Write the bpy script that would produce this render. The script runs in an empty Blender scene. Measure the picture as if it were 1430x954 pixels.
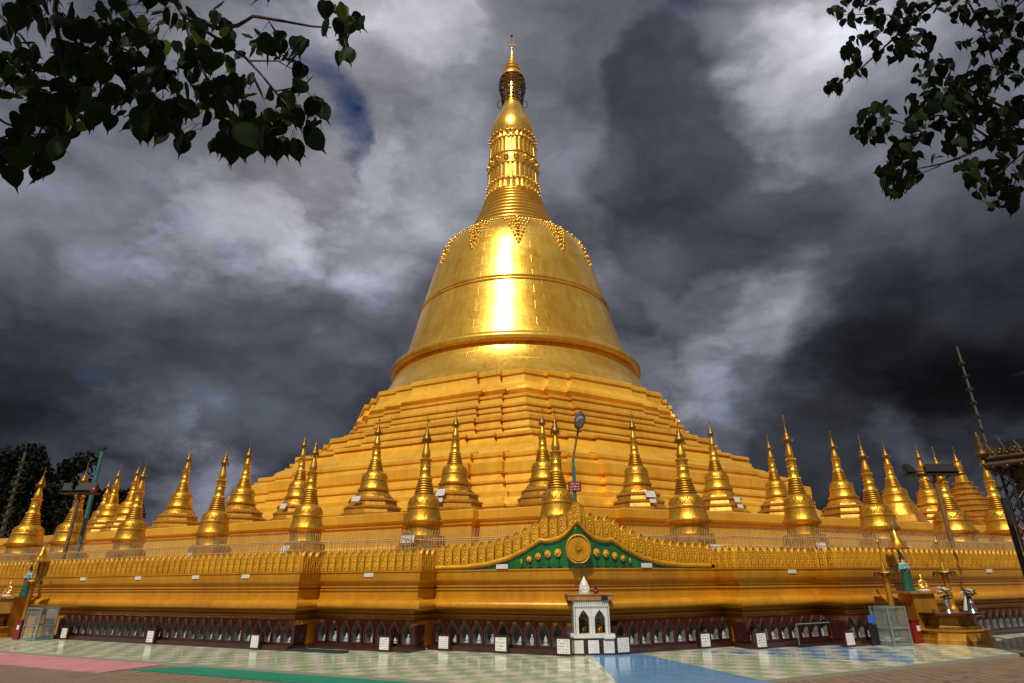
import bpy, bmesh, math, random
from math import sin, cos, pi, radians, atan2, hypot, exp
from mathutils import Vector, Matrix
random.seed(7)
scene = bpy.context.scene
col = scene.collection

# ------------------------------------------------------------------ camera, sky, sun, exposure
F, PITCH, ROLL, EYE = 838.0, radians(21.8), -0.0087, 1.6
_c, _s, _cr, _sr = cos(PITCH), sin(PITCH), cos(ROLL), sin(ROLL)
def ray(px, py):
    x, y = px - 715.0, 477.0 - py
    x, y = _cr*x - _sr*y, _sr*x + _cr*y
    r, u = x/F, y/F
    return Vector((r, _c - u*_s, _s + u*_c))
def at(px, py, Y):                       # point of the place at depth Y along a sight line
    d = ray(px, py)
    return Vector((0, 0, EYE)) + d*(Y/d.y)
cam = bpy.data.cameras.new('camera')
cam.sensor_width = 36.0
cam.lens = 36.0*F/1430.0
cam.clip_start, cam.clip_end = 0.05, 3000.0
co = bpy.data.objects.new('camera', cam); col.objects.link(co)
co.location = (0, 0, EYE)
fw = Vector((0, _c, _s)); up = Vector((0, -_s, _c)); rt = Vector((1, 0, 0))
r2 = rt*_cr + up*_sr; u2 = -rt*_sr + up*_cr
co.rotation_euler = Matrix((r2, u2, -fw)).transposed().to_euler()
scene.camera = co
scene.view_settings.view_transform = 'Standard'
scene.view_settings.look = 'None'
scene.view_settings.exposure = 0.0
scene.view_settings.gamma = 1.0
scene.view_settings.use_curve_mapping = False
scene.render.resolution_x, scene.render.resolution_y = 1024, 683

SUN_EL, SUN_AZ = radians(53), radians(14)       # behind the camera, a little to its left
S = Vector((-sin(SUN_AZ)*cos(SUN_EL), -cos(SUN_AZ)*cos(SUN_EL), sin(SUN_EL)))
sl = bpy.data.lights.new('sun', 'SUN'); sl.energy = 4.15; sl.angle = radians(0.5); sl.color = (1.0, 0.93, 0.82)
so = bpy.data.objects.new('sun', sl); col.objects.link(so)
so.rotation_euler = (-S).to_track_quat('-Z', 'Y').to_euler(); so.location = (-10, -30, 60)

class NT:
    def __init__(s, tree): s.t = tree; s.n = tree.nodes; s.l = tree.links
    def new(s, typ, **kw):
        n = s.n.new(typ)
        for k, v in kw.items():
            if k == 'ins':
                for i, val in v.items():
                    if hasattr(val, 'is_linked') or isinstance(val, bpy.types.NodeSocket): s.l.new(val, n.inputs[i])
                    else: n.inputs[i].default_value = val
            else: setattr(n, k, v)
        return n
    def math(s, op, a, b=None, c=None, clamp=False):
        n = s.n.new('ShaderNodeMath'); n.operation = op; n.use_clamp = clamp
        for i, v in enumerate((a, b, c)):
            if v is None: continue
            if isinstance(v, bpy.types.NodeSocket): s.l.new(v, n.inputs[i])
            else: n.inputs[i].default_value = v
        return n.outputs[0]
    def mix(s, fac, a, b, blend='MIX'):
        n = s.n.new('ShaderNodeMix'); n.data_type = 'RGBA'; n.blend_type = blend
        for i, v in ((0, fac), (6, a), (7, b)):
            if isinstance(v, bpy.types.NodeSocket): s.l.new(v, n.inputs[i])
            elif i == 0: n.inputs[0].default_value = v
            else: n.inputs[i].default_value = (*v, 1) if len(v) == 3 else v
        return n.outputs[2]
    def ramp(s, fac, stops, interp='LINEAR'):
        n = s.n.new('ShaderNodeValToRGB'); cr = n.color_ramp; cr.interpolation = interp
        while len(cr.elements) < len(stops): cr.elements.new(0.5)
        for e, (p, c) in zip(cr.elements, stops):
            e.position = p
            e.color = (c, c, c, 1) if not hasattr(c, '__len__') else (*c, 1)
        s.l.new(fac, n.inputs[0]); return n.outputs[0]
    def noise(s, vec, scale, detail=4, rough=0.5, dist=0.0):
        n = s.n.new('ShaderNodeTexNoise'); n.inputs['Scale'].default_value = scale
        n.inputs['Detail'].default_value = detail; n.inputs['Roughness'].default_value = rough
        n.inputs['Distortion'].default_value = dist
        if vec is not None: s.l.new(vec, n.inputs['Vector'])
        return n.outputs[0]

world = bpy.data.worlds.new('World'); scene.world = world; world.use_nodes = True
w = NT(world.node_tree); w.n.clear()
wout = w.n.new('ShaderNodeOutputWorld'); bg = w.n.new('ShaderNodeBackground')
bg.inputs['Strength'].default_value = 0.1
w.l.new(bg.outputs[0], wout.inputs[0])
sky = w.n.new('ShaderNodeTexSky'); sky.sky_type = 'NISHITA'; sky.sun_disc = False
sky.sun_elevation = SUN_EL; sky.sun_rotation = radians(180 + 14); sky.air_density = 1.0; sky.dust_density = 0.6
tc = w.n.new('ShaderNodeTexCoord'); dirv = tc.outputs['Generated']
sep = w.new('ShaderNodeSeparateXYZ', ins={0: dirv})
# cloud deck: directions projected on a high plane so that clouds flatten towards the horizon
den = w.math('ADD', w.math('MAXIMUM', sep.outputs[2], 0.0), 0.55)
cu = w.math('DIVIDE', sep.outputs[0], den); cv = w.math('DIVIDE', sep.outputs[1], den)
cvec = w.new('ShaderNodeCombineXYZ', ins={0: cu, 1: cv, 2: sep.outputs[2]}).outputs[0]
# storm light: how bright the deck is in each part of the sky
DECK = [(40,150,.40,.10),(250,60,.43,.08),(560,60,.46,.09),(640,200,.41,.08),(560,330,.43,.07),(450,390,.46,.05),
 (330,270,.47,.07),(190,250,.36,.07),(110,330,.38,.07),(60,430,.25,.07),(250,430,.33,.07),(420,470,.25,.07),
 (300,540,.17,.07),(140,500,.19,.07),(50,580,.15,.07),(430,570,.20,.06),(120,640,.27,.05),(235,650,.30,.05),
 (305,690,.34,.03),(20,660,.20,.04),(830,60,.41,.08),(920,20,.31,.06),(1060,70,.48,.07),(910,160,.29,.06),
 (870,300,.38,.06),(960,230,.28,.06),(1080,170,.44,.06),(1095,270,.29,.05),(1000,340,.33,.06),(1090,405,.53,.045),
 (1025,455,.43,.05),(900,430,.35,.05),(960,525,.42,.045),(1050,560,.30,.05),(1180,340,.32,.07),(1200,450,.18,.07),
 (1300,250,.31,.07),(1360,350,.22,.07),(1390,450,.12,.07),(1250,540,.08,.07),(1150,600,.09,.05),(1310,600,.06,.05),
 (1410,550,.08,.06),(1240,655,.24,.035),(1400,690,.22,.04),(1270,130,.42,.08),(720,520,.3,.08),(1140,660,.14,.04)]
num = None; wsum = None
for px, py, v, sg in DECK:
    d = ray(px, py).normalized()
    dt = w.n.new('ShaderNodeVectorMath'); dt.operation = 'DOT_PRODUCT'
    # jitter the lookup with noise so that no blob has a round edge
    w.l.new(dirv, dt.inputs[0]); dt.inputs[1].default_value = d
    k = 1.0/(sg*sg)
    e = w.math('EXPONENT', w.math('MULTIPLY_ADD', dt.outputs['Value'], k, -k))
    wsum = e if wsum is None else w.math('ADD', wsum, e)
    num = w.math('MULTIPLY', e, v) if num is None else w.math('MULTIPLY_ADD', e, v, num)
DEF = 0.003
base = w.math('DIVIDE', w.math('ADD', num, DEF*0.40), w.math('ADD', wsum, DEF))
# (the blobs read a warped direction)
warp = w.n.new('ShaderNodeTexNoise'); warp.inputs['Scale'].default_value = 3.2; warp.inputs['Detail'].default_value = 7
warp.inputs['Roughness'].default_value = 0.55
w.l.new(cvec, warp.inputs['Vector'])
wv = w.n.new('ShaderNodeVectorMath'); wv.operation = 'SUBTRACT'; w.l.new(warp.outputs['Color'], wv.inputs[0]); wv.inputs[1].default_value = (.5, .5, .5)
wm = w.n.new('ShaderNodeVectorMath'); wm.operation = 'SCALE'; w.l.new(wv.outputs[0], wm.inputs[0]); wm.inputs['Scale'].default_value = 0.32
wa = w.n.new('ShaderNodeVectorMath'); wa.operation = 'ADD'; w.l.new(dirv, wa.inputs[0]); w.l.new(wm.outputs[0], wa.inputs[1])
wn = w.n.new('ShaderNodeVectorMath'); wn.operation = 'NORMALIZE'; w.l.new(wa.outputs[0], wn.inputs[0])
for n in list(w.n):
    if n.bl_idname == 'ShaderNodeVectorMath' and n.operation == 'DOT_PRODUCT': w.l.new(wn.outputs[0], n.inputs[0])
n2 = w.noise(cvec, 9.0, 9, 0.6, 0.1)
n1 = w.ramp(w.noise(cvec, 2.3, 12, 0.55, 0.1), [(0.36, 0.0), (0.64, 1.0)])
# heaped puffs: turbulence, rounded lumps parted by darker creases
pw = w.n.new('ShaderNodeVectorMath'); pw.operation = 'MULTIPLY_ADD'
w.l.new(wv.outputs[0], pw.inputs[0]); pw.inputs[1].default_value = (.25, .25, .25); w.l.new(cvec, pw.inputs[2])
puff = None
for sc_, ga, de in ((2.6, 1.0, 0.0), (5.3, .55, 0.0), (11.0, .30, 0.0), (23.0, .17, 1.0), (48.0, .09, 1.0)):
    q_ = w.math('ABSOLUTE', w.math('MULTIPLY_ADD', w.noise(pw.outputs[0], sc_, de, .5), 2.0, -1.0))
    puff = w.math('MULTIPLY', q_, ga) if puff is None else w.math('MULTIPLY_ADD', q_, ga, puff)
fb = w.math('MULTIPLY_ADD', w.math('SUBTRACT', n1, 0.5), 0.34, w.math('MULTIPLY', w.math('SUBTRACT', n2, 0.5), 0.22))
fb = w.math('MULTIPLY_ADD', w.math('MULTIPLY', w.math('SUBTRACT', puff, 0.38), w.math('MULTIPLY_ADD', n1, 0.5, 0.6)), 0.85, fb)
amp = w.math('MULTIPLY_ADD', base, 0.95, 0.03)
base = w.math('MULTIPLY_ADD', base, 1.1, .012)
def bank(points, lo, hi):
    f_ = None
    for px, py, sg in points:
        dt = w.n.new('ShaderNodeVectorMath'); dt.operation = 'DOT_PRODUCT'; w.l.new(wn.outputs[0], dt.inputs[0]); dt.inputs[1].default_value = ray(px, py).normalized()
        k = 1.0/(sg*sg); e = w.math('EXPONENT', w.math('MULTIPLY_ADD', dt.outputs['Value'], k, -k))
        f_ = e if f_ is None else w.math('ADD', f_, e)
    f_ = w.math('ADD', f_, w.math('MULTIPLY_ADD', puff, .9, w.math('MULTIPLY_ADD', n2, .8, -.74)))
    return w.ramp(f_, [(lo, 0.0), (hi, 1.0)], 'EASE')
dark_bank = bank(((935, 120, .055), (905, 180, .055), (950, 250, .06), (1010, 295, .05), (1095, 268, .05), (920, 330, .05), (1180, 440, .07),  (860, 440, .035)), .34, .78)
lit_bank = bank(((1095, 395, .05), (1050, 440, .045), (1090, 175, .05), (1060, 70, .06), (955, 525, .045), (1010, 550, .03), (440, 385, .06), (520, 250, .05), (130, 622, .045), (235, 655, .03), (310, 690, .03), (300, 290, .06), (590, 60, .06), (1250, 650, .03)), .40, .95)
val = w.math('MULTIPLY_ADD', fb, amp, base)
val = w.math('MULTIPLY', val, w.math('MULTIPLY_ADD', dark_bank, -.23, 1.0))
val = w.math('MAXIMUM', w.math('MULTIPLY', val, w.math('MULTIPLY_ADD', lit_bank, .19, 1.0)), 0.045)
lum = w.math('POWER', val, 2.2)
tint = w.ramp(base, [(0.0, (1.0, 1.0, 1.12)), (0.22, (0.86, 0.96, 1.28)), (0.44, (0.92, 0.97, 1.2)), (0.6, (1.04, 0.99, 1.02)), (0.7, (1.0, 1.0, 1.05))])
cl = w.n.new('ShaderNodeVectorMath'); cl.operation = 'SCALE'; w.l.new(tint, cl.inputs[0])
w.l.new(w.math('MULTIPLY', lum, 10.0), cl.inputs['Scale'])
# gaps where the blue shows through
gap = None
for px, py, sg, a in ((452, 180, .030, .70), (400, 10, .05, .6), (478, 222, .024, .72), (925, 0, .05, .5), (150, 548, .025, .38), (300, 25, .05, .45), (150, 60, .04, .45), (430, 120, .03, .45)):
    d = ray(px, py).normalized()
    dt = w.n.new('ShaderNodeVectorMath'); dt.operation = 'DOT_PRODUCT'; w.l.new(wn.outputs[0], dt.inputs[0]); dt.inputs[1].default_value = d
    k = 1.0/(sg*sg)
    e = w.math('MULTIPLY', w.math('EXPONENT', w.math('MULTIPLY_ADD', dt.outputs['Value'], k, -k)), a)
    gap = e if gap is None else w.math('ADD', gap, e)
gm = w.ramp(w.math('ADD', gap, w.math('MULTIPLY_ADD', w.math('SUBTRACT', n2, 0.5), 1.7, w.math('MULTIPLY', w.math('SUBTRACT', puff, .38), -.5))), [(0.3, 0.0), (1.0, 1.0)])
blue = w.n.new('ShaderNodeVectorMath'); blue.operation = 'MULTIPLY'; w.l.new(sky.outputs[0], blue.inputs[0]); blue.inputs[1].default_value = (0.16, 0.25, 0.42)
final = w.mix(gm, cl.outputs[0], blue.outputs[0])
w.l.new(final, bg.inputs['Color'])

# ------------------------------------------------------------------ helpers
class MB:
    def __init__(s): s.v = []; s.f = []; s.mi = []
    def add(s, vs, fs, mi=0):
        o = len(s.v); s.v += [tuple(p) for p in vs]
        s.f += [tuple(i+o for i in f) for f in fs]; s.mi += [mi]*len(fs); return s
    def box(s, c, size, M=None, mi=0, taper=1.0):
        x, y, z = (k/2 for k in size); vs = []
        for dz, t in ((-z, 1), (z, taper)):
            vs += [Vector((-x*t, -y*t, dz)), Vector((x*t, -y*t, dz)), Vector((x*t, y*t, dz)), Vector((-x*t, y*t, dz))]
        c = Vector(c)
        vs = [((M @ p) if M else p) + c for p in vs]
        return s.add(vs, [(3,2,1,0),(4,5,6,7),(0,1,5,4),(1,2,6,5),(2,3,7,6),(3,0,4,7)], mi)
    def tube(s, pts, rad, n=8, mi=0, caps=True):
        pts = [Vector(p) for p in pts]
        if not hasattr(rad, '__len__'): rad = [rad]*len(pts)
        vs = []; prev = None
        for i, p in enumerate(pts):
            t = (pts[min(i+1, len(pts)-1)] - pts[max(i-1, 0)]).normalized()
            if prev is None:
                a = Vector((1, 0, 0)) if abs(t.x) < .8 else Vector((0, 1, 0))
                u = t.cross(a).normalized()
            else: u = (prev - t*prev.dot(t)).normalized()
            prev = u; v = t.cross(u)
            vs += [p + (u*cos(2*pi*k/n) + v*sin(2*pi*k/n))*rad[i] for k in range(n)]
        fs = [(i*n+k, i*n+(k+1) % n, (i+1)*n+(k+1) % n, (i+1)*n+k) for i in range(len(pts)-1) for k in range(n)]
        if caps: fs += [tuple(range(n-1, -1, -1)), tuple((len(pts)-1)*n+k for k in range(n))]
        return s.add(vs, fs, mi)
    def lathe(s, prof, n=32, c=(0,0,0), mi=0, M=None, ph=0.0, sx=1.0, sy=1.0):
        vs = []; c = Vector(c)
        for r, z in prof:
            for k in range(n):
                a = 2*pi*k/n + ph
                p = Vector((r*cos(a)*sx, r*sin(a)*sy, z))
                vs.append(((M @ p) if M else p) + c)
        fs = [(i*n+k, i*n+(k+1) % n, (i+1)*n+(k+1) % n, (i+1)*n+k) for i in range(len(prof)-1) for k in range(n)]
        fs += [tuple(range(n-1, -1, -1)), tuple((len(prof)-1)*n+k for k in range(n))]
        return s.add(vs, fs, mi)
    def ball(s, c, r, n=8, m=5, sc=(1,1,1), M=None, mi=0):
        prof = [(max(r*sin(pi*i/m), r*.02), -r*cos(pi*i/m)) for i in range(m+1)]
        vs = []; c = Vector(c)
        for rr, z in prof:
            for k in range(n):
                p = Vector((rr*cos(2*pi*k/n)*sc[0], rr*sin(2*pi*k/n)*sc[1], z*sc[2]))
                vs.append(((M @ p) if M else p) + c)
        fs = [(i*n+k, i*n+(k+1) % n, (i+1)*n+(k+1) % n, (i+1)*n+k) for i in range(m) for k in range(n)]
        return s.add(vs, fs, mi)
    def prism(s, out, d0, d1, M=None, mi=0):      # outline in local xz, thickness along y from d0 to d1
        n = len(out)
        vs = [Vector((x, d0, z)) for x, z in out] + [Vector((x, d1, z)) for x, z in out]
        if M: vs = [M @ p for p in vs]
        fs = [tuple(range(n)), tuple(range(2*n-1, n-1, -1))] + [(k, k+n, (k+1) % n + n, (k+1) % n) for k in range(n)]
        return s.add(vs, fs, mi)
    def strip(s, rows, closed=False, mi=0):        # rows of equal length -> quads
        m = len(rows[0]); vs = [p for r in rows for p in r]
        fs = []
        for i in range(len(rows)-1):
            for k in range(m if closed else m-1):
                fs.append((i*m+k, i*m+(k+1) % m, (i+1)*m+(k+1) % m, (i+1)*m+k))
        return s.add(vs, fs, mi)
    def build(s, name, mat, parent=None, smooth=None, loc=None):
        me = bpy.data.meshes.new(name); me.from_pydata(s.v, [], s.f)
        mats = mat if isinstance(mat, (list, tuple)) else [mat]
        for m in mats: me.materials.append(m)
        if len(mats) > 1: me.polygons.foreach_set('material_index', s.mi)
        bm = bmesh.new(); bm.from_mesh(me); bmesh.ops.recalc_face_normals(bm, faces=bm.faces); bm.to_mesh(me); bm.free()
        if smooth:
            me.polygons.foreach_set('use_smooth', [True]*len(me.polygons))
            me.set_sharp_from_angle(angle=radians(smooth))
        me.update()
        o = bpy.data.objects.new(name, me); col.objects.link(o)
        if parent: o.parent = parent
        if loc is not None: o.location = loc
        return o
def tag(o, label=None, cat=None, group=None, kind=None):
    if label: o['label'] = label
    if cat: o['category'] = cat
    if group: o['group'] = group
    if kind: o['kind'] = kind
    return o
def thing(name, label, cat, loc=(0,0,0), rz=0.0, group=None):
    o = bpy.data.objects.new(name, None); col.objects.link(o); o.empty_display_size = .2
    o.location = loc; o.rotation_euler = (0, 0, rz)
    return tag(o, label, cat, group)
def copy_tree(o, parent=None):
    c = o.copy(); col.objects.link(c)
    if parent: c.parent = parent
    for ch in list(o.children): copy_tree(ch, c)
    return c
def RZ(a): return Matrix.Rotation(a, 4, 'Z')
def T(*p): return Matrix.Translation(Vector(p))

def offset(poly, o):                # mitred outward offset of a closed counter-clockwise polygon
    n = len(poly); out = []
    for i in range(n):
        a, b, c = poly[i-1], poly[i], poly[(i+1) % n]
        d1 = (b-a).normalized(); d2 = (c-b).normalized()
        n1 = Vector((d1.y, -d1.x)); n2 = Vector((d2.y, -d2.x))
        k = 1 + n1.dot(n2)
        out.append(b + (n1+n2)*(o/max(k, .2)))
    return out
def sweep(mb, poly, prof, mi=0, cap=False):
    rows = []
    for o, z in prof:
        rows.append([(p.x, p.y, z) for p in offset(poly, o)])
    mb.strip(rows, closed=True, mi=mi)
    if cap:
        n = len(poly); mb.add(rows[-1], [tuple(range(n))], mi)
    return mb
def redoct(cx, cy, R, rot, s1, s2, dep, ky=1.0, tip=None):
    pts = []
    for k in range(8):
        a = radians(45*k - 90) + rot
        t = Vector((cos(a), sin(a)))*R
        def step(sg):
            e = a + sg*radians(112.5); ed = Vector((cos(e), sin(e)))
            na = a + sg*radians(22.5); nn = Vector((cos(na), sin(na)))
            p1 = t + ed*s1; p2 = p1 + nn*dep; p3 = p2 + ed*s2; p4 = p3 + nn*dep
            return [p1, p2, p3, p4]
        pts += step(-1)[::-1] + [t] + step(1)
    return [Vector((p.x + cx, p.y*ky + cy)) for p in pts]

# ------------------------------------------------------------------ materials
def mat(name, color, rough=0.5, metal=0.0, var=0.15, scale=3.0, bump=0.0, bscale=30.0, coat=0.0, color2=None, streak=False, spec=None, rvar=0.0, detail=5):
    m = bpy.data.materials.new(name); m.use_nodes = True
    t = NT(m.node_tree); b = t.n['Principled BSDF']
    tcn = t.n.new('ShaderNodeTexCoord'); v = tcn.outputs['Object']
    if streak:
        mp = t.n.new('ShaderNodeMapping'); mp.inputs['Scale'].default_value = (1, 1, .12); t.l.new(v, mp.inputs[0]); vs = mp.outputs[0]
    else: vs = v
    n = t.noise(vs, scale, detail, .6, .3)
    c2 = color2 if color2 else tuple(c*(1-2.2*var) for c in color)
    f = t.ramp(n, [(0.3, 0.0), (0.7, 1.0)])
    c = t.mix(f, c2, color)
    t.l.new(c, b.inputs['Base Color'])
    b.inputs['Metallic'].default_value = metal
    if rvar:
        n2 = t.noise(v, scale*2.3, 4)
        t.l.new(t.math('MULTIPLY_ADD', n2, rvar*2, rough - rvar), b.inputs['Roughness'])
    else: b.inputs['Roughness'].default_value = rough
    if coat: b.inputs['Coat Weight'].default_value = coat; b.inputs['Coat Roughness'].default_value = .08
    if spec is not None: b.inputs['Specular IOR Level'].default_value = spec
    if bump:
        bn = t.n.new('ShaderNodeBump'); bn.inputs['Strength'].default_value = bump; bn.inputs['Distance'].default_value = .02
        t.l.new(t.noise(v, bscale, 4), bn.inputs['Height']); t.l.new(bn.outputs[0], b.inputs['Normal'])
    return m

def gilded(name, light, dark, metal, rough, big=0.12, panels=None, bump=.25, stain=.4):
    """gold leaf laid in sheets: patchy tone, faint vertical weathering, sheet seams"""
    m = bpy.data.materials.new(name); m.use_nodes = True
    t = NT(m.node_tree); b = t.n['Principled BSDF']
    v = t.n.new('ShaderNodeTexCoord').outputs['Object']
    sp = t.new('ShaderNodeSeparateXYZ', ins={0: v})
    n1 = t.noise(v, big, 6, .6, .4)
    mp = t.n.new('ShaderNodeMapping'); mp.inputs['Scale'].default_value = (1, 1, .1); t.l.new(v, mp.inputs[0])
    n2 = t.noise(mp.outputs[0], big*9, 5, .6)
    f = t.ramp(t.math('MULTIPLY_ADD', n1, .6, t.math('MULTIPLY', n2, .4)), [(.36, 0.0), (.6, 1.0)])
    c = t.mix(f, dark, light)
    h = n2
    if panels:
        ang = t.math('ARCTAN2', sp.outputs[1], sp.outputs[0])
        cc = t.new('ShaderNodeCombineXYZ', ins={0: t.math('MULTIPLY', ang, panels[0]), 1: sp.outputs[2], 2: 0.0})
        br = t.n.new('ShaderNodeTexBrick'); t.l.new(cc.outputs[0], br.inputs['Vector'])
        br.inputs['Scale'].default_value = panels[1]; br.inputs['Mortar Size'].default_value = .012
        br.inputs['Color1'].default_value = (1, 1, 1, 1); br.inputs['Color2'].default_value = (.86, .84, .8, 1); br.inputs['Mortar'].default_value = (.6, .55, .45, 1)
        br.inputs['Brick Width'].default_value = 1.0; br.inputs['Row Height'].default_value = .8
        c = t.mix(.6, c, br.outputs[0], 'MULTIPLY')
        h = t.math('MULTIPLY_ADD', br.outputs['Fac'], -.5, n2)
    st = t.ramp(t.noise(mp.outputs[0], big*22, 4, .65), [(.58, 0.0), (.75, stain)])
    sp2 = t.ramp(t.noise(v, big*5, 6, .7), [(.58, 0.0), (.72, stain*.8)])
    c = t.mix(t.math('MAXIMUM', st, sp2), c, tuple(k*.45 for k in dark))
    oi = t.n.new('ShaderNodeObjectInfo')
    c = t.mix(1.0, c, t.ramp(oi.outputs['Random'], [(0, (.86, .84, .8)), (1, (1.0, 1.0, 1.0))]), 'MULTIPLY')
    t.l.new(c, b.inputs['Base Color'])
    b.inputs['Metallic'].default_value = metal
    n3 = t.noise(v, big*14, 4)
    t.l.new(t.math('MULTIPLY_ADD', n3, .16, rough - .06), b.inputs['Roughness'])
    bn = t.n.new('ShaderNodeBump'); bn.inputs['Strength'].default_value = bump; bn.inputs['Distance'].default_value = .05
    t.l.new(h, bn.inputs['Height']); t.l.new(bn.outputs[0], b.inputs['Normal'])
    return m
M = {}
M['leaf_gold'] = gilded('gold_leaf_bell', (.93, .575, .085), (.68, .34, .026), .74, .27, .13, (11.0, .55), stain=.18)
M['spire_gold'] = gilded('gold_leaf_spire', (.95, .60, .11), (.76, .41, .045), .8, .27, .3)
M['tier_gold'] = gilded('gold_painted_terrace', (.80, .44, .037), (.60, .29, .016), .30, .42, .16, stain=.22)
M['stupa_gold'] = gilded('gold_small_stupa', (.78, .42, .04), (.40, .18, .013), .84, .38, 1.1, bump=.35)
M['stupa_base'] = gilded('gold_stupa_base', (.60, .30, .03), (.36, .155, .012), .6, .42, 1.0, bump=.3)
M['wall_gold'] = gilded('gold_wall_paint', (.66, .30, .011), (.48, .19, .007), .3, .4, .55, bump=.3)
M['petal_gold'] = gilded('gold_petal_paint', (.74, .385, .018), (.52, .23, .008), .35, .4, 3.0, bump=.5)
M['gap_shade'] = mat('petal_gap_shade_colour', (.07, .025, .012), .5, 0, .3, 8)  # shade between the petals, put into a dark red colour
M['lining'] = mat('grey_niche_lining', (.27, .27, .25), .2, 0, .3, 12, .1, 40, rvar=.08)
M['bronze'] = mat('dark_bronze', (.10, .05, .015), .5, .6, .3, 6, .3, 40)
M['dark_gilt'] = mat('dark_carved_gilding', (.13, .07, .02), .5, .5, .3, 6, .3, 40)  # dull dark gold for the carving of the canopy
M['dark_gold'] = mat('tarnished_gold', (.36, .19, .035), .45, .8, .25, 6, .3, 40)
M['maroon'] = mat('maroon_glazed_tile', (.05, .012, .009), .16, 0, .25, 9, .15, 60, coat=.6, rvar=.05)
M['niche_dark'] = mat('niche_mirror_back', (.10, .10, .095), .22, .3, .35, 10, rvar=.08)
M['white_stone'] = mat('white_marble', (.66, .64, .57), .4, 0, .12, 8, .1, 40)
M['grey_stone'] = mat('plain_grey_stone', (.42, .41, .38), .5, 0, .2, 12)
M['green'] = mat('green_enamel_panel', (.012, .14, .022), .14, 0, .2, 4, .1, 15, coat=.6)
M['dark_stem'] = mat('dark_green_stem', (.01, .04, .015), .4)
M['teal'] = mat('teal_painted_steel', (.035, .19, .19), .45, .1, .2, 8)
M['pole_brown'] = mat('rusty_brown_pole', (.22, .12, .05), .6, .1, .25, 10)
M['black'] = mat('black_steel', (.015, .014, .013), .5, .2, .2, 8)
M['dull_green'] = mat('dull_green_steel', (.07, .09, .06), .5, .1, .2, 8)
M['grey'] = mat('grey_lamp_housing', (.18, .18, .19), .4, .3, .15, 8)
M['lens'] = mat('frosted_lamp_lens', (.32, .32, .33), .3, 0, .1, 8)
M['silver'] = mat('silver_vase', (.6, .6, .6), .25, .9, .1, 8)
M['wire'] = mat('galvanised_wire', (.60, .46, .24), .5, .3, .2, 8)
M['red'] = mat('red_painted_box', (.22, .01, .01), .35, 0, .15, 8)
M['cloth'] = mat('white_cloth', (.72, .70, .76), .8, 0, .1, 12)
M['flower_pink'] = mat('pink_flower', (.75, .33, .28), .7, 0, .3, 30)
M['flower_white'] = mat('white_flower', (.8, .76, .68), .7, 0, .15, 30)
M['leaf_bunch'] = mat('bouquet_leaf', (.02, .06, .02), .6, 0, .2, 20)
M['robe_green'] = mat('green_statue_robe', (.02, .12, .07), .35, .1, .3, 20)
M['robe_teal'] = mat('teal_statue_sash', (.15, .42, .38), .4, 0, .2, 20)
M['skin_white'] = mat('painted_statue_skin', (.62, .56, .52), .5, 0, .08, 20)
M['crown_dark'] = mat('dark_jewelled_crown', (.03, .04, .045), .3, .3, .3, 30)
M['frame_grey'] = mat('pale_green_metal_frame', (.24, .30, .27), .4, .3, .15, 10)
M['blue_sign'] = mat('blue_sign_face', (.04, .13, .55), .4)
M['wood'] = mat('weathered_roof_board', (.40, .18, .05), .6, 0, .25, 5, .3, 20)
M['bark'] = mat('peepal_bark', (.05, .042, .034), .85, 0, .3, 6, .6, 20)
M['paper'] = mat('pale_notice', (.66, .64, .62), .6, 0, .1, 20)
M['dark_mat'] = mat('dark_green_rubber_mat', (.012, .03, .022), .6, 0, .2, 12)
M['pale_mat'] = mat('pale_grey_mat', (.32, .35, .33), .7, 0, .15, 10)

def glass_mat():
    m = bpy.data.materials.new('donation_box_glass'); m.use_nodes = True
    b = m.node_tree.nodes['Principled BSDF']
    b.inputs['Base Color'].default_value = (.75, .85, .8, 1); b.inputs['Roughness'].default_value = .05
    b.inputs['Transmission Weight'].default_value = .9; b.inputs['IOR'].default_value = 1.2
    return m
M['glass'] = glass_mat()
def leaf_mat(name, a, b2, tr):
    m = bpy.data.materials.new(name); m.use_nodes = True
    t = NT(m.node_tree); b = t.n['Principled BSDF']
    g = t.n.new('ShaderNodeNewGeometry')
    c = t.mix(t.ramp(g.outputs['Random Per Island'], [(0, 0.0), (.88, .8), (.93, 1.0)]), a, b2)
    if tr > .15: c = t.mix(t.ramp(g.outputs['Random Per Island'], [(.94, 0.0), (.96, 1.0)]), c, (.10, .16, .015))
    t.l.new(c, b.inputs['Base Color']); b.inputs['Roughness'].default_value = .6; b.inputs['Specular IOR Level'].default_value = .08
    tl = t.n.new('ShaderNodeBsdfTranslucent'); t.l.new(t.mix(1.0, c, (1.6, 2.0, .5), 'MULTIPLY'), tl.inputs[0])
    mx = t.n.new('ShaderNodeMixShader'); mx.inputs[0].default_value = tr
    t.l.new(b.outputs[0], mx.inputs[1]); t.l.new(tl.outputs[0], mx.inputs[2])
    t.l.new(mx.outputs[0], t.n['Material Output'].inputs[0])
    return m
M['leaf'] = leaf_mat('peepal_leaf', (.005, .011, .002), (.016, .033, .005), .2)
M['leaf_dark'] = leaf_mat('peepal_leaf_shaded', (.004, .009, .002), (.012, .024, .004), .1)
M['far_leaf'] = leaf_mat('far_tree_leaf', (.003, .005, .0025), (.006, .010, .005), .02)

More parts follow.
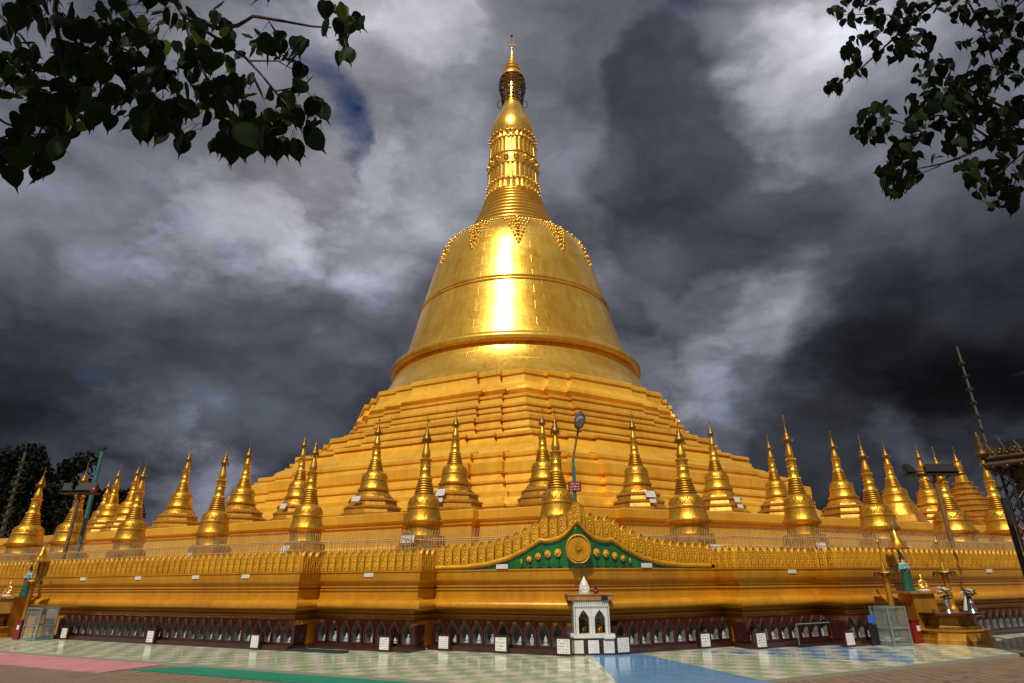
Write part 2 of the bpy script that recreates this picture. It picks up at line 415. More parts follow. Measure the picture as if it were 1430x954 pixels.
def script_mat(name, ground, ink, rows, seed):
    """engraved lettering: rows of small rounded strokes, as on the donors' stones (lettering too small to read)"""
    m = bpy.data.materials.new(name); m.use_nodes = True
    t = NT(m.node_tree); b = t.n['Principled BSDF']
    v = t.n.new('ShaderNodeTexCoord').outputs['Generated']
    sp = t.new('ShaderNodeSeparateXYZ', ins={0: v})
    x, z = sp.outputs[0], sp.outputs[2]
    row = t.math('MULTIPLY', z, rows)
    fr = t.math('FRACT', row)
    inrow = t.math('LESS_THAN', t.math('ABSOLUTE', t.math('SUBTRACT', fr, .5)), .27)
    cc = t.new('ShaderNodeCombineXYZ', ins={0: t.math('MULTIPLY', x, 22.0), 1: t.math('MULTIPLY_ADD', row, 2.2, seed), 2: seed})
    vo = t.n.new('ShaderNodeTexVoronoi'); vo.inputs['Scale'].default_value = 1.0; t.l.new(cc.outputs[0], vo.inputs['Vector'])
    st = t.math('LESS_THAN', t.math('ABSOLUTE', t.math('SUBTRACT', vo.outputs['Distance'], .34)), .13)
    mg = t.math('LESS_THAN', t.math('ABSOLUTE', t.math('SUBTRACT', x, .5)), .42)
    mz = t.math('LESS_THAN', t.math('ABSOLUTE', t.math('SUBTRACT', z, .5)), .43)
    k = t.math('MULTIPLY', t.math('MULTIPLY', inrow, st), t.math('MULTIPLY', mg, mz))
    t.l.new(t.mix(k, ground, ink), b.inputs['Base Color']); b.inputs['Roughness'].default_value = .3
    return m
M['script'] = [script_mat('engraved_stone_%s' % a, (.70, .67, .63), (.06, .05, .05), r, s_) for a, r, s_ in (('five_lines', 5, 1.7), ('six_lines', 6, 4.1), ('four_lines', 4, 8.3))]
M['script_small'] = script_mat('small_wall_plaque_face', (.66, .62, .56), (.2, .13, .1), 3, 2.2)
M['script_grey'] = script_mat('grey_stupa_plaque_face', (.55, .53, .50), (.16, .15, .15), 5, 5.2)
M['script_red'] = script_mat('red_lamp_sign_face', (.20, .02, .02), (.65, .55, .5), 3, 3.3)

def tile_mat(name, a, b2, grout, size, rough=.12, mode='checker', third=None, axis=1):
    m = bpy.data.materials.new(name); m.use_nodes = True
    t = NT(m.node_tree); b = t.n['Principled BSDF']
    v = t.n.new('ShaderNodeTexCoord').outputs['Object']
    sp = t.new('ShaderNodeSeparateXYZ', ins={0: v})
    ux = t.math('DIVIDE', sp.outputs[0], size); uy = t.math('DIVIDE', sp.outputs[axis], size)
    ix = t.math('FLOOR', ux); iy = t.math('FLOOR', uy)
    par = t.math('FRACT', t.math('MULTIPLY', t.math('ADD', ix, iy), .5))
    chk = t.math('GREATER_THAN', par, .25)
    cell = t.new('ShaderNodeCombineXYZ', ins={0: ix, 1: iy, 2: 0.0})
    wn_ = t.n.new('ShaderNodeTexWhiteNoise'); wn_.noise_dimensions = '3D'; t.l.new(cell.outputs[0], wn_.inputs['Vector'])
    if mode == 'checker': c = t.mix(chk, a, b2)
    else: c = t.mix(wn_.outputs['Value'], a, b2)
    if third:
        far = t.noise(v, .22, 3)
        c = t.mix(t.ramp(far, [(.45, 0.0), (.6, .8)]), c, third)
    c = t.mix(.45, c, t.ramp(wn_.outputs['Value'], [(0, .62), (1, 1.0)]), 'MULTIPLY')
    dirt = t.ramp(t.noise(v, 1.1, 6, .65), [(.3, .80), (.65, 1.0)])
    c = t.mix(1.0, c, dirt, 'MULTIPLY')
    ex = t.math('ABSOLUTE', t.math('SUBTRACT', t.math('FRACT', ux), .5)); ey = t.math('ABSOLUTE', t.math('SUBTRACT', t.math('FRACT', uy), .5))
    g = t.math('GREATER_THAN', t.math('MAXIMUM', ex, ey), .482)
    c = t.mix(g, c, grout)
    t.l.new(c, b.inputs['Base Color'])
    rr = t.math('MULTIPLY_ADD', t.noise(v, 2.5, 4), .22, rough - .08)
    t.l.new(t.math('MAXIMUM', rr, t.math('MULTIPLY', g, .6)), b.inputs['Roughness'])
    bn = t.n.new('ShaderNodeBump'); bn.inputs['Strength'].default_value = .12; bn.inputs['Distance'].default_value = .004
    t.l.new(t.math('SUBTRACT', t.math('MULTIPLY', wn_.outputs['Value'], .6), g), bn.inputs['Height']); t.l.new(bn.outputs[0], b.inputs['Normal'])
    return m
M['tile_green'] = tile_mat('cream_and_green_tile', (.74, .69, .54), (.42, .54, .30), (.25, .24, .19), .40)
M['tile_blue'] = tile_mat('cream_and_blue_tile', (.62, .60, .52), (.16, .31, .50), (.25, .26, .24), .56, mode='checker')
M['blue_floor'] = mat('blue_glazed_floor', (.14, .33, .55), .15, 0, .1, 3, rvar=.06)
M['brown_floor'] = tile_mat('brown_mosaic_tile', (.21, .14, .09), (.14, .085, .05), (.46, .38, .26), .26, .45, 'random')
M['carpet_green'] = mat('green_carpet', (.0, .18, .10), .75, 0, .12, 2.5, .3, 90)
M['carpet_pink'] = mat('faded_pink_carpet', (.50, .20, .20), .8, 0, .15, 1.5, .3, 90)

# ------------------------------------------------------------------ ground
g = MB(); g.add([(-900,-300,-.06),(900,-300,-.06),(900,1500,-.06),(-900,1500,-.06)], [(0,1,2,3)])
tag(g.build('ground', M['brown_floor']), kind='structure')
TL, TR = radians(25.9), radians(26.6)
CX, CY = 1.60, 16.05                                  # foremost corner of the platform wall
AX, AY = 0.5, 95.0                                    # axis of the pagoda
eL = Vector((-cos(TL), sin(TL))); nL = Vector((-sin(TL), -cos(TL)))
eR = Vector((cos(TR), sin(TR))); nR = Vector((sin(TR), -cos(TR)))
CN = Vector((CX, CY))
DL, DR = 5.05, 5.1                                     # width of the tiled walk in front of the wall
def meet(a, da, b, db):
    dn = da.x*db.y - da.y*db.x; k = ((b.x-a.x)*db.y - (b.y-a.y)*db.x)/dn
    return a + da*k
front = meet(CN + nL*DL, eL, CN + nR*DR, eR)
def slab(name, pts, z0, z1, mtl, rz, kind='structure'):
    R_ = RZ(-rz); o = pts[0]
    loc = [R_ @ Vector((p.x-o.x, p.y-o.y, 0)) for p in pts]
    mb = MB(); n = len(loc)
    vs = [(p.x, p.y, z0) for p in loc] + [(p.x, p.y, z1) for p in loc]
    mb.add(vs, [tuple(range(n, 2*n))] + [(k, (k+1) % n, (k+1) % n+n, k+n) for k in range(n)])
    ob = mb.build(name, mtl); ob.location = (o.x, o.y, 0); ob.rotation_euler = (0, 0, rz)
    if kind: tag(ob, kind=kind)
    return ob
mid = CN + Vector((0, 3))
slab('tiled_walk_path', [front, mid, mid + eL*60, front + eL*60], -.3, 0.0, M['tile_green'], -TL)
slab('tiled_terrace_path', [front, front + eR*60, mid + eR*60, mid], -.3, 0.0, M['tile_green'], TR)
slab('blue_floor_band', [Vector((1.8, 15.6)), Vector((1.72, 11.2)), Vector((4.3, 11.35)), Vector((2.95, 15.9))], -.01, .004, M['blue_floor'], 0)
slab('blue_checked_floor', [Vector(p) for p in ((4.2, 16.2), (6.6, 14.5), (8.0, 13.6), (9.6, 16.2), (8.3, 17.4), (5.9, 16.3), (5.3, 16.75))], -.01, .004, M['tile_blue'], TR)
e0 = CN + nL*(DL + .03)
slab('pink_carpet_strip', [e0 + eL*8.0, e0 + eL*34, e0 + nL*1.35 + eL*34, e0 + nL*1.35 + eL*8.0], -.08, -.045, M['carpet_pink'], -TL, None)
tag(bpy.data.objects['pink_carpet_strip'], 'faded pink carpet strip along the tiled walk at left', 'carpet')
slab('green_carpet_strip', [e0 + eL*-1.0, e0 + eL*7.0, e0 + nL*.8 + eL*7.95, e0 + nL*.8 + eL*-1.0], -.08, -.04, M['carpet_green'], -TL, None)
tag(bpy.data.objects['green_carpet_strip'], 'bright green carpet strip on the floor at the edge of the tiled walk', 'carpet')

# ------------------------------------------------------------------ platform wall
S1, S2, DEP = 4.25, 3.4, .8
S1R, S2R = 4.55, 2.95
def faceplan(s1, s2, dep, L, cx, cy, s1r, s2r):                  # two visible faces and a closed back
    C0 = Vector((cx, cy)); pl = []
    def side(e, n, s1=s1, s2=s2):
        p1 = C0 + e*s1; p2 = p1 + n*dep; p3 = p2 + e*s2; p4 = p3 + n*dep; p5 = p4 + e*L
        return [p1, p2, p3, p4, p5]
    l = side(eL, nL); r = side(eR, nR, s1r, s2r)
    return l[::-1] + [C0] + r
plat = faceplan(S1, S2, DEP, 50, CX, CY, S1R, S2R)
plat_poly = plat + [Vector((70, 120)), Vector((-69, 120))]
PROF = [(0, 0), (0, .60), (.015, .62), (.015, .66), (-.12, .68), (-.12, .75), (-.03, .76), (-.03, .80), (-.14, .82), (-.14, .90), (.16, .905),
        (.23, .93), (.27, .98), (.28, 1.04), (.26, 1.10), (.19, 1.15), (.11, 1.18), (.11, 1.21), (.085, 1.22), (.085, 1.40),
        (.12, 1.405), (.12, 1.44), (.05, 1.445), (.05, 1.475), (.11, 1.48), (.11, 1.55), (.14, 1.56), (.14, 1.59), (.19, 1.63), (.205, 1.66), (.205, 1.86), (.23, 1.865), (.23, 1.90),
        (.12, 1.902), (.12, 1.95), (.02, 1.952), (.0, 1.93)]
wall = thing('platform_wall', 'long golden moulded platform wall with a parapet of petals and a green pediment', 'wall', (CX, CY, 0))
mb = MB(); sweep(mb, [p - CN for p in plat_poly], PROF)
mb.build('wall_body', M['wall_gold'], wall, smooth=40)
mb = MB(); sweep(mb, [p - CN for p in plat_poly], [(.10, 1.92), (.10, 2.33), (0, 2.33), (0, 1.92)]); mb.build('petal_gap_shade', M['gap_shade'], wall)  # added dark strip that paints the shade in the gaps between petals
mb = MB(); n = len(plat_poly)
mb.add([(p.x-CX, p.y-CY, 2.0) for p in plat_poly], [tuple(range(n))])
mb.build('platform_floor', M['stupa_base'], wall)
# pediment curve: height of the trim above the floor at distance u from the corner
CURVE = [(0, 2.96), (.10, 2.84), (.22, 2.72), (.42, 2.60), (.65, 2.54), (.88, 2.535), (.98, 2.57), (1.12, 2.49), (1.4, 2.34), (1.9, 2.14), (2.5, 2.01), (3.2, 1.945), (4.3, 1.93)]
def curve(u):
    u = max(u, 0)
    for (a, za), (b, zb) in zip(CURVE, CURVE[1:]):
        if u <= b: return za + (zb-za)*(u-a)/(b-a)
    return 1.90
OFF = .14
cornerL = meet(nL*OFF, eL, nR*OFF, eR)                  # local (wall) coordinates of the pediment corner
for e, nn, nm in ((eL, nL, 'l'), (eR, nR, 'r')):
    us = [-.05, -.025] + [i*.08 for i in range(54)]
    mb = MB()
    o0 = cornerL
    def P(u, z, d): q = o0 + e*u + nn*d; return (q.x, q.y, z)
    mb.strip([[P(u, 1.895, .05) for u in us], [P(u, curve(u), .05) for u in us], [P(u, curve(u), -.08) for u in us]])
    mb.build('green_panel', M['green'], wall)
    mb = MB(); rows = []
    for q in range(7):
        th = pi*q/6
        rows.append([P(u, curve(u) + .03 + .065*cos(th), .04 + .09*sin(th)) for u in us])
    mb.strip(rows)
    mb.build('pediment_trim', M['petal_gold'], wall, smooth=60)
# petals
def petal_mesh(wd, h):
    mb = MB(); t = .07
    def outl(s_, hh): 
        return [(-wd*s_, .0 + (1-s_)*.06), (wd*s_, .0 + (1-s_)*.06), (wd*s_, hh*.72), (wd*.85*s_, hh*.84), (wd*.45*s_, hh*.93*(.5+.5*s_) + hh*.93*(.5-.5*s_)), (0, hh*(.94+.06*s_)), (-wd*.45*s_, hh*.93), (-wd*.85*s_, hh*.84), (-wd*s_, hh*.72)]
    o1, o2, o3 = outl(1, h), outl(.78, h), outl(.70, h)
    rows = [[Vector((x, .06, z)) for x, z in o1], [Vector((x, -.02, z)) for x, z in o1], [Vector((x, -.035, z)) for x, z in o2], [Vector((x, -.018, z)) for x, z in o3]]
    mb.strip(rows, closed=True); mb.add(rows[-1], [tuple(range(9))])
    for k in range(5):                                   # raised flower ornament
        mb.ball((0 + (.0 if k % 2 else .02)*(1 if k % 4 else -1), -.022, h*(.2+.13*k)), .036 - .002*k, 6, 4, (1, .55, 1.2))
    mb.ball((-.045, -.02, h*.5), .022, 5, 3, (1, .5, 1.5)); mb.ball((.045, -.02, h*.5), .022, 5, 3, (1, .5, 1.5))
    mb.ball((-.04, -.02, h*.28), .02, 5, 3, (1, .5, 1.5)); mb.ball((.04, -.02, h*.28), .02, 5, 3, (1, .5, 1.5))
    return mb
pet0 = petal_mesh(.112, .54).build('petal', M['petal_gold'], wall, smooth=50)
pm = pet0.data
spots = []
def run(a, b, nn, us0=None):
    d = b - a; L = d.length; d = d.normalized(); k = max(1, round(L/.262))
    for i in range(k):
        q = a + d*((i+.5)*L/k)
        u = us0[0] + us0[1]*((i+.5)*L/k) if us0 else None
        spots.append((q, atan2(nn.y, nn.x) + pi/2, curve(u) + .09 if us0 else 1.90))
offp = offset(plat_poly, .17)
for i in range(len(plat)-1):
    a, b = offp[i], offp[i+1]; d = (b-a).normalized(); nn = Vector((d.y, -d.x))
    if i == 4: run(a, b, nn, (S1, -1))
    elif i == 5: run(a, b, nn, (0, 1))
    else: run(a, b, nn)
spots.append((offset(plat_poly, .20)[5], 0.0, 2.98))
spots.sort(key=lambda s_: s_[0].length)
rest = MB()
for i, (q, rz, z) in enumerate(spots):
    if q.length > 62: continue
    loc = Vector((q.x-CX, q.y-CY, z))
    if i < 99:
        o = pet0 if i == 0 else pet0.copy()
        if i: col.objects.link(o); o.parent = wall
        o.location = loc; o.rotation_euler = (0, 0, rz)
    else:
        Mx = T(*loc) @ RZ(rz)
        rest.add([Mx @ v.co for v in pm.vertices], [tuple(p.vertices) for p in pm.polygons])
o = rest.build('far_petals', M['petal_gold'], wall, smooth=50); o['kind'] = 'stuff'
# rosette and flowers of the pediment
def fan(mb, Mx, rx, rz_, spokes=28):
    ring = []
    for k in range(spokes*2):
        a = pi*k/spokes; ring.append((cos(a), sin(a), -.015 if k % 2 else -.07))
    vs = [Mx @ Vector((0, -.09, 0))] + [Mx @ Vector((x*rx*.86, d, z*rz_*.86)) for x, z, d in ring]
    m_ = len(ring)
    mb.add(vs, [(0, 1+k, 1+(k+1) % m_) for k in range(m_)])
    rows = []
    for q in range(9):
        th = 2*pi*q/8; rr = .93 + .075*cos(th); dd = -.045 + .05*sin(th)
        rows.append([Mx @ Vector((cos(2*pi*k/48)*rx*rr, dd, sin(2*pi*k/48)*rz_*rr)) for k in range(48)])
    mb.strip(rows, closed=True)
    mb.ball(Mx @ Vector((0, -.09, 0)), .035, 8, 5)
mb = MB(); Mx = T(cornerL.x + .0, cornerL.y - .12, 2.33)
fan(mb, Mx, .315, .36)
mb.lathe([(.28, 0), (.28, .13)], 32, (0, 0, 0), M=T(cornerL.x, cornerL.y-.06, 2.33) @ Matrix.Rotation(pi/2, 4, 'X'))
mb.build('rosette', M['petal_gold'], wall, smooth=30)
mb = MB(); mb.box((cornerL.x, cornerL.y-.14, 1.94), (.34, .2, .07)); mb.box((cornerL.x, cornerL.y-.14, 1.985), (.2, .16, .05))
mb.build('rosette_stand', M['dark_stem'], wall)
for e, nn in ((eL, nL), (eR, nR)):
    rz = atan2(nn.y, nn.x) + pi/2
    for j, (u, z, r) in enumerate(((.50, 2.26, .10), (.78, 2.24, .092), (1.05, 2.19, .085), (1.30, 2.13, .072), (1.52, 2.07, .05))):
        q = cornerL + e*u + nn*.07
        Mx = T(q.x, q.y, z) @ RZ(rz)
        mb = MB()
        if j < 4:
            for k in range(9):
                a = 2*pi*k/9; mb.ball(Mx @ Vector((cos(a)*r*.72, -.02, sin(a)*r*.72)), r*.33, 6, 4, (1, .6, 1))
            mb.ball(Mx @ Vector((0, -.03, 0)), r*.6, 10, 6, (1, .6, 1))
        else: mb.ball(Mx @ Vector((0, -.02, 0)), r, 8, 5, (.6, .5, 1.4))
        fl = mb.build('flower', M['petal_gold'], wall, smooth=60)
        mb = MB(); mb.tube([Mx @ Vector((0, 0, -r*.8)), Mx @ Vector((.015, 0, -(z-1.92)*.6)), Mx @ Vector((.02, 0, -(z-1.905)))], .011, 5)
        mb.ball(Mx @ Vector((.05, 0, -(z-1.95))), .04, 6, 4, (1.3, .4, .5)); mb.ball(Mx @ Vector((-.03, 0, -(z-1.94))), .035, 6, 4, (1.2, .4, .5))
        mb.build('stem', M['dark_stem'], fl)
# small plaques on the wall
def plaque(parent, Mx, wd, h, mtl, name='plaque', frame=None, t=.02):
    mb = MB(); mb.box((0, 0, 0), (wd, t, h))
    o = mb.build(name, mtl, parent); o.matrix_local = Mx
    return o
def on_face(e, nn, u, off, z):
    # outward shift of the stepped wall at u
    a_, b_ = (S1, S2) if e.x < 0 else (S1R, S2R)
    o_ = 0 if u < a_ else (DEP if u < a_+b_ else 2*DEP)
    q = e*u + nn*(off + o_); return T(q.x, q.y, z) @ RZ(atan2(nn.y, nn.x) + pi/2)
for u in (20.0, 17.2, 14.3, 11.6, 9.5, 5.7): plaque(wall, on_face(eL, nL, u, .222, 1.80), .3, .10, M['script_small'])
plaque(wall, on_face(eL, nL, 2.0, .252, 1.965), .33, .11, M['script_small'])
plaque(wall, on_face(eR, nR, 1.95, .252, 1.965), .33, .11, M['script_small'])
for u in (6.4, 10.0, 12.2, 14.6, 17.2): plaque(wall, on_face(eR, nR, u, .222, 1.80), .3, .10, M['script_small'])

# ------------------------------------------------------------------ second terrace
p2 = faceplan(3.4, 3.3, .5, 50, 1.45, 26.0, 3.6, 3.0)
mb = MB(); c2 = Vector((1.45, 26.0))
sweep(mb, [p - c2 for p in p2 + [Vector((68, 120)), Vector((-67, 120))]],
      [(.25, 1.9), (.25, 2.3), (.15, 2.4), (.15, 2.75), (.28, 2.8), (.28, 2.9), (.1, 3.0), (0, 3.1), (0, 3.9), (.08, 3.95), (.08, 4.05), (.2, 4.15), (.2, 4.5), (.1, 4.55)], cap=True)
o = mb.build('upper_terrace_wall', M['tier_gold'], smooth=35); o.location = (c2.x, c2.y, 0)
tag(o, 'plain golden terrace wall behind the fence, carrying the back row of stupas', 'wall')

# ------------------------------------------------------------------ the great pagoda
pag = thing('pagoda', 'towering gilded bell-shaped pagoda on stepped octagonal terraces', 'pagoda', (AX, AY, 0))
TIERS = [
 [(25.2, 25.75), (26.0, 25.75), (26.1, 25.65), (26.1, 25.2), (25.92, 25.1), (26.0, 24.3), (26.25, 23.9), (26.6, 23.6), (26.95, 23.3), (27.05, 22.95), (26.9, 22.65), (26.6, 22.45), (26.6, 22.1)],
 [(26.5, 22.2), (27.35, 22.25), (27.45, 22.15), (27.45, 21.9), (27.3, 21.82), (27.5, 20.95), (27.6, 20.9), (27.6, 20.7), (27.45, 20.65)],
 [(27.4, 20.75), (28.7, 20.8), (28.8, 20.7), (28.8, 20.45), (28.62, 20.38), (28.9, 19.2), (29.1, 19.1), (29.1, 18.3)],
 [(29.0, 18.4), (32.2, 18.45), (32.3, 18.35), (32.3, 17.95), (32.08, 17.85), (32.6, 16.2), (32.8, 16.0), (32.8, 15.7), (32.6, 15.6)],
 [(32.6, 15.75), (35.4, 15.85), (35.5, 15.75), (35.5, 15.5), (35.28, 15.4), (35.8, 14.4), (36.5, 14.2), (37.0, 13.9), (37.2, 13.5), (37.1, 13.15), (36.7, 12.9), (36.7, 12.5)],
 [(36.6, 12.9), (39.6, 13.0), (39.75, 12.9), (39.75, 12.6), (39.52, 12.5), (39.9, 11.3), (39.9, 11.0)],
 [(39.8, 11.4), (43.2, 11.45), (43.35, 11.35), (43.35, 10.5), (43.05, 10.35), (43.6, 8.9), (44.1, 8.7), (44.1, 8.1)],
 [(44.0, 8.2), (45.0, 8.2), (45.2, 8.05), (45.4, 6.8), (46.0, 6.2), (46.0, 3.8)]]
KY = 1.28                                              # the plan is deeper than wide
RMAP = [(24, 23.2), (26, 25.0), (32.3, 30.7), (37.2, 36.2), (43.35, 39.5), (46, 41.5), (50, 44)]
def rnew(r):
    for (a, fa), (b_, fb_) in zip(RMAP, RMAP[1:]):
        if r <= b_: return fa + (fb_-fa)*(r-a)/(b_-a)
    return r
for tpf in TIERS:
    prof_ = [(rnew(r), 1.6 + (95 - KY*rnew(r))*(z-1.6)/(95-r)) for r, z in tpf]
    fine = [prof_[0]]
    for (ra, za), (rb, zb) in zip(prof_, prof_[1:]):         # a thin string course halfway down each tall face
        if za - zb > .95 and zb > 6:
            rm, zm = (ra+rb)/2, (za+zb)/2
            fine += [(rm, zm+.11), (rm+.13, zm+.10), (rm+.13, zm-.07), (rm, zm-.09)]
        fine.append((rb, zb))
    prof_ = fine
    R0 = prof_[len(prof_)//2][0]
    poly = redoct(0, 0, R0, radians(2), 2.6, 2.6, .5, KY)
    mb = MB(); sweep(mb, poly, [((r-R0)*1.0, z) for r, z in prof_])
    mb.build('terrace', M['tier_gold'], pag, smooth=40)
def smoothprof(pts, n=6):
    out = []
    for i in range(len(pts)-1):
        p0, p1, p2_, p3 = pts[max(i-1, 0)], pts[i], pts[i+1], pts[min(i+2, len(pts)-1)]
        for k in range(n):
            t = k/n
            f = lambda a, b, c, d: .5*((2*b) + (-a+c)*t + (2*a-5*b+4*c-d)*t*t + (-a+3*b-3*c+d)*t**3)
            out.append((f(p0[0], p1[0], p2_[0], p3[0]), f(p0[1], p1[1], p2_[1], p3[1])))
    return out + [pts[-1]]
mb = MB(); mb.lathe(smoothprof([(24.3, 22.9), (23.7, 24.5), (22.9, 26.1), (21.9, 27.4), (20.9, 28.8), (20.1, 30.3), (19.5, 31.9)]), 128)
mb.build('bell_base', M['leaf_gold'], pag, smooth=60)
mb = MB(); mb.lathe(smoothprof([(19.4, 31.85), (20.1, 31.9), (20.42, 32.4), (20.3, 32.9), (19.7, 33.15), (19.5, 33.3)], 4) + [(19.2, 33.4), (19.0, 33.7), (18.6, 33.8)], 128)
mb.build('bell_lip', M['leaf_gold'], pag, smooth=50)
BELL = [(18.65, 33.7), (17.95, 36.0), (17.1, 39.2), (16.2, 42.9), (15.6, 45.4), (15.0, 47.9), (14.4, 50.2), (13.8, 52.4), (13.05, 54.4), (11.9, 56.2), (10.5, 57.4), (9.3, 58.0)]
BS = smoothprof(BELL, 8)
mb = MB(); mb.lathe(BS, 128); mb.build('bell', M['leaf_gold'], pag, smooth=60)
def bell_r(z):
    for (ra, za), (rb, zb) in zip(BS, BS[1:]):
        if za <= z <= zb: return ra + (rb-ra)*(z-za)/(zb-za)
    return 9.4
mb = MB()
for zc in (43.35, 43.95):
    rr = bell_r(zc)
    mb.lathe([(rr-.1, zc-.22), (rr+.16, zc-.16), (rr+.22, zc), (rr+.14, zc+.16), (rr-.15, zc+.22)], 128)
mb.build('bell_band', M['leaf_gold'], pag, smooth=50)
# garland of flame pendants round the shoulder
for k in range(12):
    ph = -pi/2 + radians(2.5) + 2*pi*k/12
    mb = MB()
    def onbell(du, z, out=.1):
        r = bell_r(z); a = ph + du/r
        return Vector(((r+out)*cos(a), (r+out)*sin(a), z))
    rnd = random.Random(k % 2)
    for row, (z, hw) in enumerate(((56.9, 2.0), (56.2, 1.85), (55.4, 1.6), (54.6, 1.3), (53.8, 1.0), (53.0, .75), (52.2, .5), (51.4, .3), (50.7, .12))):
        cnt = max(1, int(hw*2/.48)+1)
        for i in range(cnt):
            du = (-hw + 2*hw*i/max(cnt-1, 1)) if cnt > 1 else 0
            mb.ball(onbell(du, z + rnd.uniform(-.1, .1) - (.25 if i in (0, cnt-1) else 0), .08), rnd.uniform(.15, .27), 7, 4, (1, 1, 1.35))
        mb.ball(onbell(0, z, .2), (.40 - .03*row)*(1 if row % 2 == 0 else .6), 8, 5)
    for i in range(9):
        du = 1.9 + i*.26; sag = .35*sin(pi*i/8)
        if du < 4.4: mb.ball(onbell(du, 57.0 + .15 - sag*.8, .08), .22, 6, 4)
    mb.build('garland_pendant', M['spire_gold'], pag, smooth=60)
# ringed spire
prof = []
zs = [58.0, 59.0, 60.0, 61.0, 61.95, 62.85, 63.75, 64.6, 65.4, 66.2, 66.95, 67.6]
def spire_r(z):
    P_ = [(57.8, 9.4), (59.0, 8.55), (61.0, 7.6), (62.5, 6.9), (64.0, 6.3), (66.2, 5.6), (67.6, 5.15)]
    for (za, ra), (zb, rb) in zip(P_, P_[1:]):
        if z <= zb: return ra + (rb-ra)*(z-za)/(zb-za)
    return 5.05
for za, zb in zip(zs, zs[1:]):
    for t in range(7):
        z = za + (zb-za)*t/7; prof.append((spire_r(z) + .42*sin(pi*t/7)**.7 - .2, z))
prof.append((5.0, 67.6))
mb = MB(); mb.lathe(prof, 96); mb.build('ringed_spire', M['spire_gold'], pag, smooth=45)
# lotus bands: slats, bead rows and collars
def slats(z0, z1, r0, r1, n, name):
    mb = MB(); mb.lathe([(r0-.1, z0), (r1-.1, z1)], 64)
    for k in range(n):
        a = 2*pi*k/n; rows = []
        for z, r in ((z0, r0), (z0+(z1-z0)*.85, r1), (z1, r1+.02)):
            rows.append([Vector(((r+d)*cos(a+da), (r+d)*sin(a+da), z)) for da, d in ((-.42*2*pi/n, -.12), (-.36*2*pi/n, .06), (0, .17), (.36*2*pi/n, .06), (.42*2*pi/n, -.12))])
        mb.strip(rows)
    return mb.build(name, M['spire_gold'], pag, smooth=40)
def collar(z, r, h, name='collar', beads=0, br=.2):
    mb = MB(); mb.lathe([(r-.3, z-h/2), (r, z-h/2), (r+.14, z-h/4), (r+.14, z+h/4), (r, z+h/2), (r-.3, z+h/2)], 64)
    for k in range(beads):
        a = 2*pi*k/beads; mb.ball(((r+.2)*cos(a), (r+.2)*sin(a), z), br, 8, 5)
    return mb.build(name, M['spire_gold'], pag, smooth=50)
collar(67.85, 5.05, .45, beads=36, br=.2)
slats(68.1, 69.7, 4.95, 4.85, 36, 'lotus_band'); collar(69.95, 4.9, .45, beads=36, br=.2)
slats(70.2, 73.4, 4.8, 4.68, 30, 'lotus_band'); collar(73.6, 4.75, .3)
mb = MB(); mb.lathe([(4.55, 73.7), (4.6, 74.9), (4.6, 76.0), (4.5, 76.1)], 64)
for k in range(16):
    a = 2*pi*(k+.3)/16; mb.ball((4.72*cos(a), 4.72*sin(a), 74.95), .52, 10, 6)
mb.build('pearl_row', M['spire_gold'], pag, smooth=60)
collar(76.2, 4.65, .3)
slats(76.4, 79.6, 4.5, 4.35, 30, 'lotus_band'); collar(79.8, 4.42, .3, beads=30, br=.17)
slats(79.95, 81.1, 4.4, 4.3, 32, 'lotus_band'); collar(81.3, 4.4, .3, beads=30, br=.2)
mb = MB(); mb.lathe(smoothprof([(4.05, 81.2), (4.28, 82.4), (4.3, 83.6), (4.05, 85.0), (3.45, 86.6), (2.75, 88.2), (2.2, 89.6), (1.8, 91.2), (1.5, 93.2), (1.3, 96.0), (1.2, 99.0)], 5), 64)
mb.build('banana_bud', M['spire_gold'], pag, smooth=60)
# umbrella crown
hti = MB()
hti.lathe([(2.3, 97.7), (2.5, 97.75), (2.45, 98.2), (2.1, 98.9)], 32)
for z, r, h in ((98.6, 2.25, 1.35), (99.9, 1.8, 1.25), (101.2, 1.35, 1.15), (102.4, .92, 1.0), (103.5, .55, .9)):
    hti.lathe([(r*.7, z-.1), (r, z), (r*.98, z+.18), (r*.72, z+h*.75), (r*.66, z+h)], 32)
hti.lathe([(.34, 104.3), (.36, 105.0), (.2, 106.2), (.24, 106.3), (.08, 106.9)], 12)
hti_o = hti.build('umbrella_crown', M['spire_gold'], pag, smooth=40)
mb = MB()
for k in range(12):
    a = 2*pi*k/12
    mb.tube([(2.15*cos(a), 2.15*sin(a), 98.3), (2.6*cos(a), 2.6*sin(a), 96.6), (2.62*cos(a), 2.62*sin(a), 95.4), (2.2*cos(a), 2.2*sin(a), 93.4), (2.0*cos(a), 2.0*sin(a), 91.4)], .12, 5)
    for z, r in ((97.4, 2.45), (96.0, 2.66), (94.8, 2.5), (93.6, 2.25), (92.4, 2.1)):
        mb.ball((r*cos(a+.2), r*sin(a+.2), z), .26, 6, 4)
for z, r in ((97.8, 2.3), (96.7, 2.62), (95.4, 2.66), (93.9, 2.35), (92.6, 2.12), (91.3, 2.05)):
    mb.tube([(r*cos(2*pi*k/32), r*sin(2*pi*k/32), z) for k in range(33)], .10, 5)
for sg in (-1, 1):
    for k in range(7):
        a = 2*pi*k/7; a2 = a + .9
        c = Vector((sg*2.45, -.3, 91.0))
        mb.tube([c + Vector((cos(a)*.62, 0, sin(a)*1.0)), c + Vector((cos(a2)*.62, 0, sin(a2)*1.0))], .07, 4)
mb.build('umbrella_skirt', M['bronze'], hti_o, smooth=50)
mb = MB(); mb.prism([(-.9, 107.3), (-.5, 107.8), (-.15, 107.5), (.2, 108.4), (.95, 107.0), (.55, 107.0), (.1, 107.1), (-.4, 107.1)], -.06, .06)
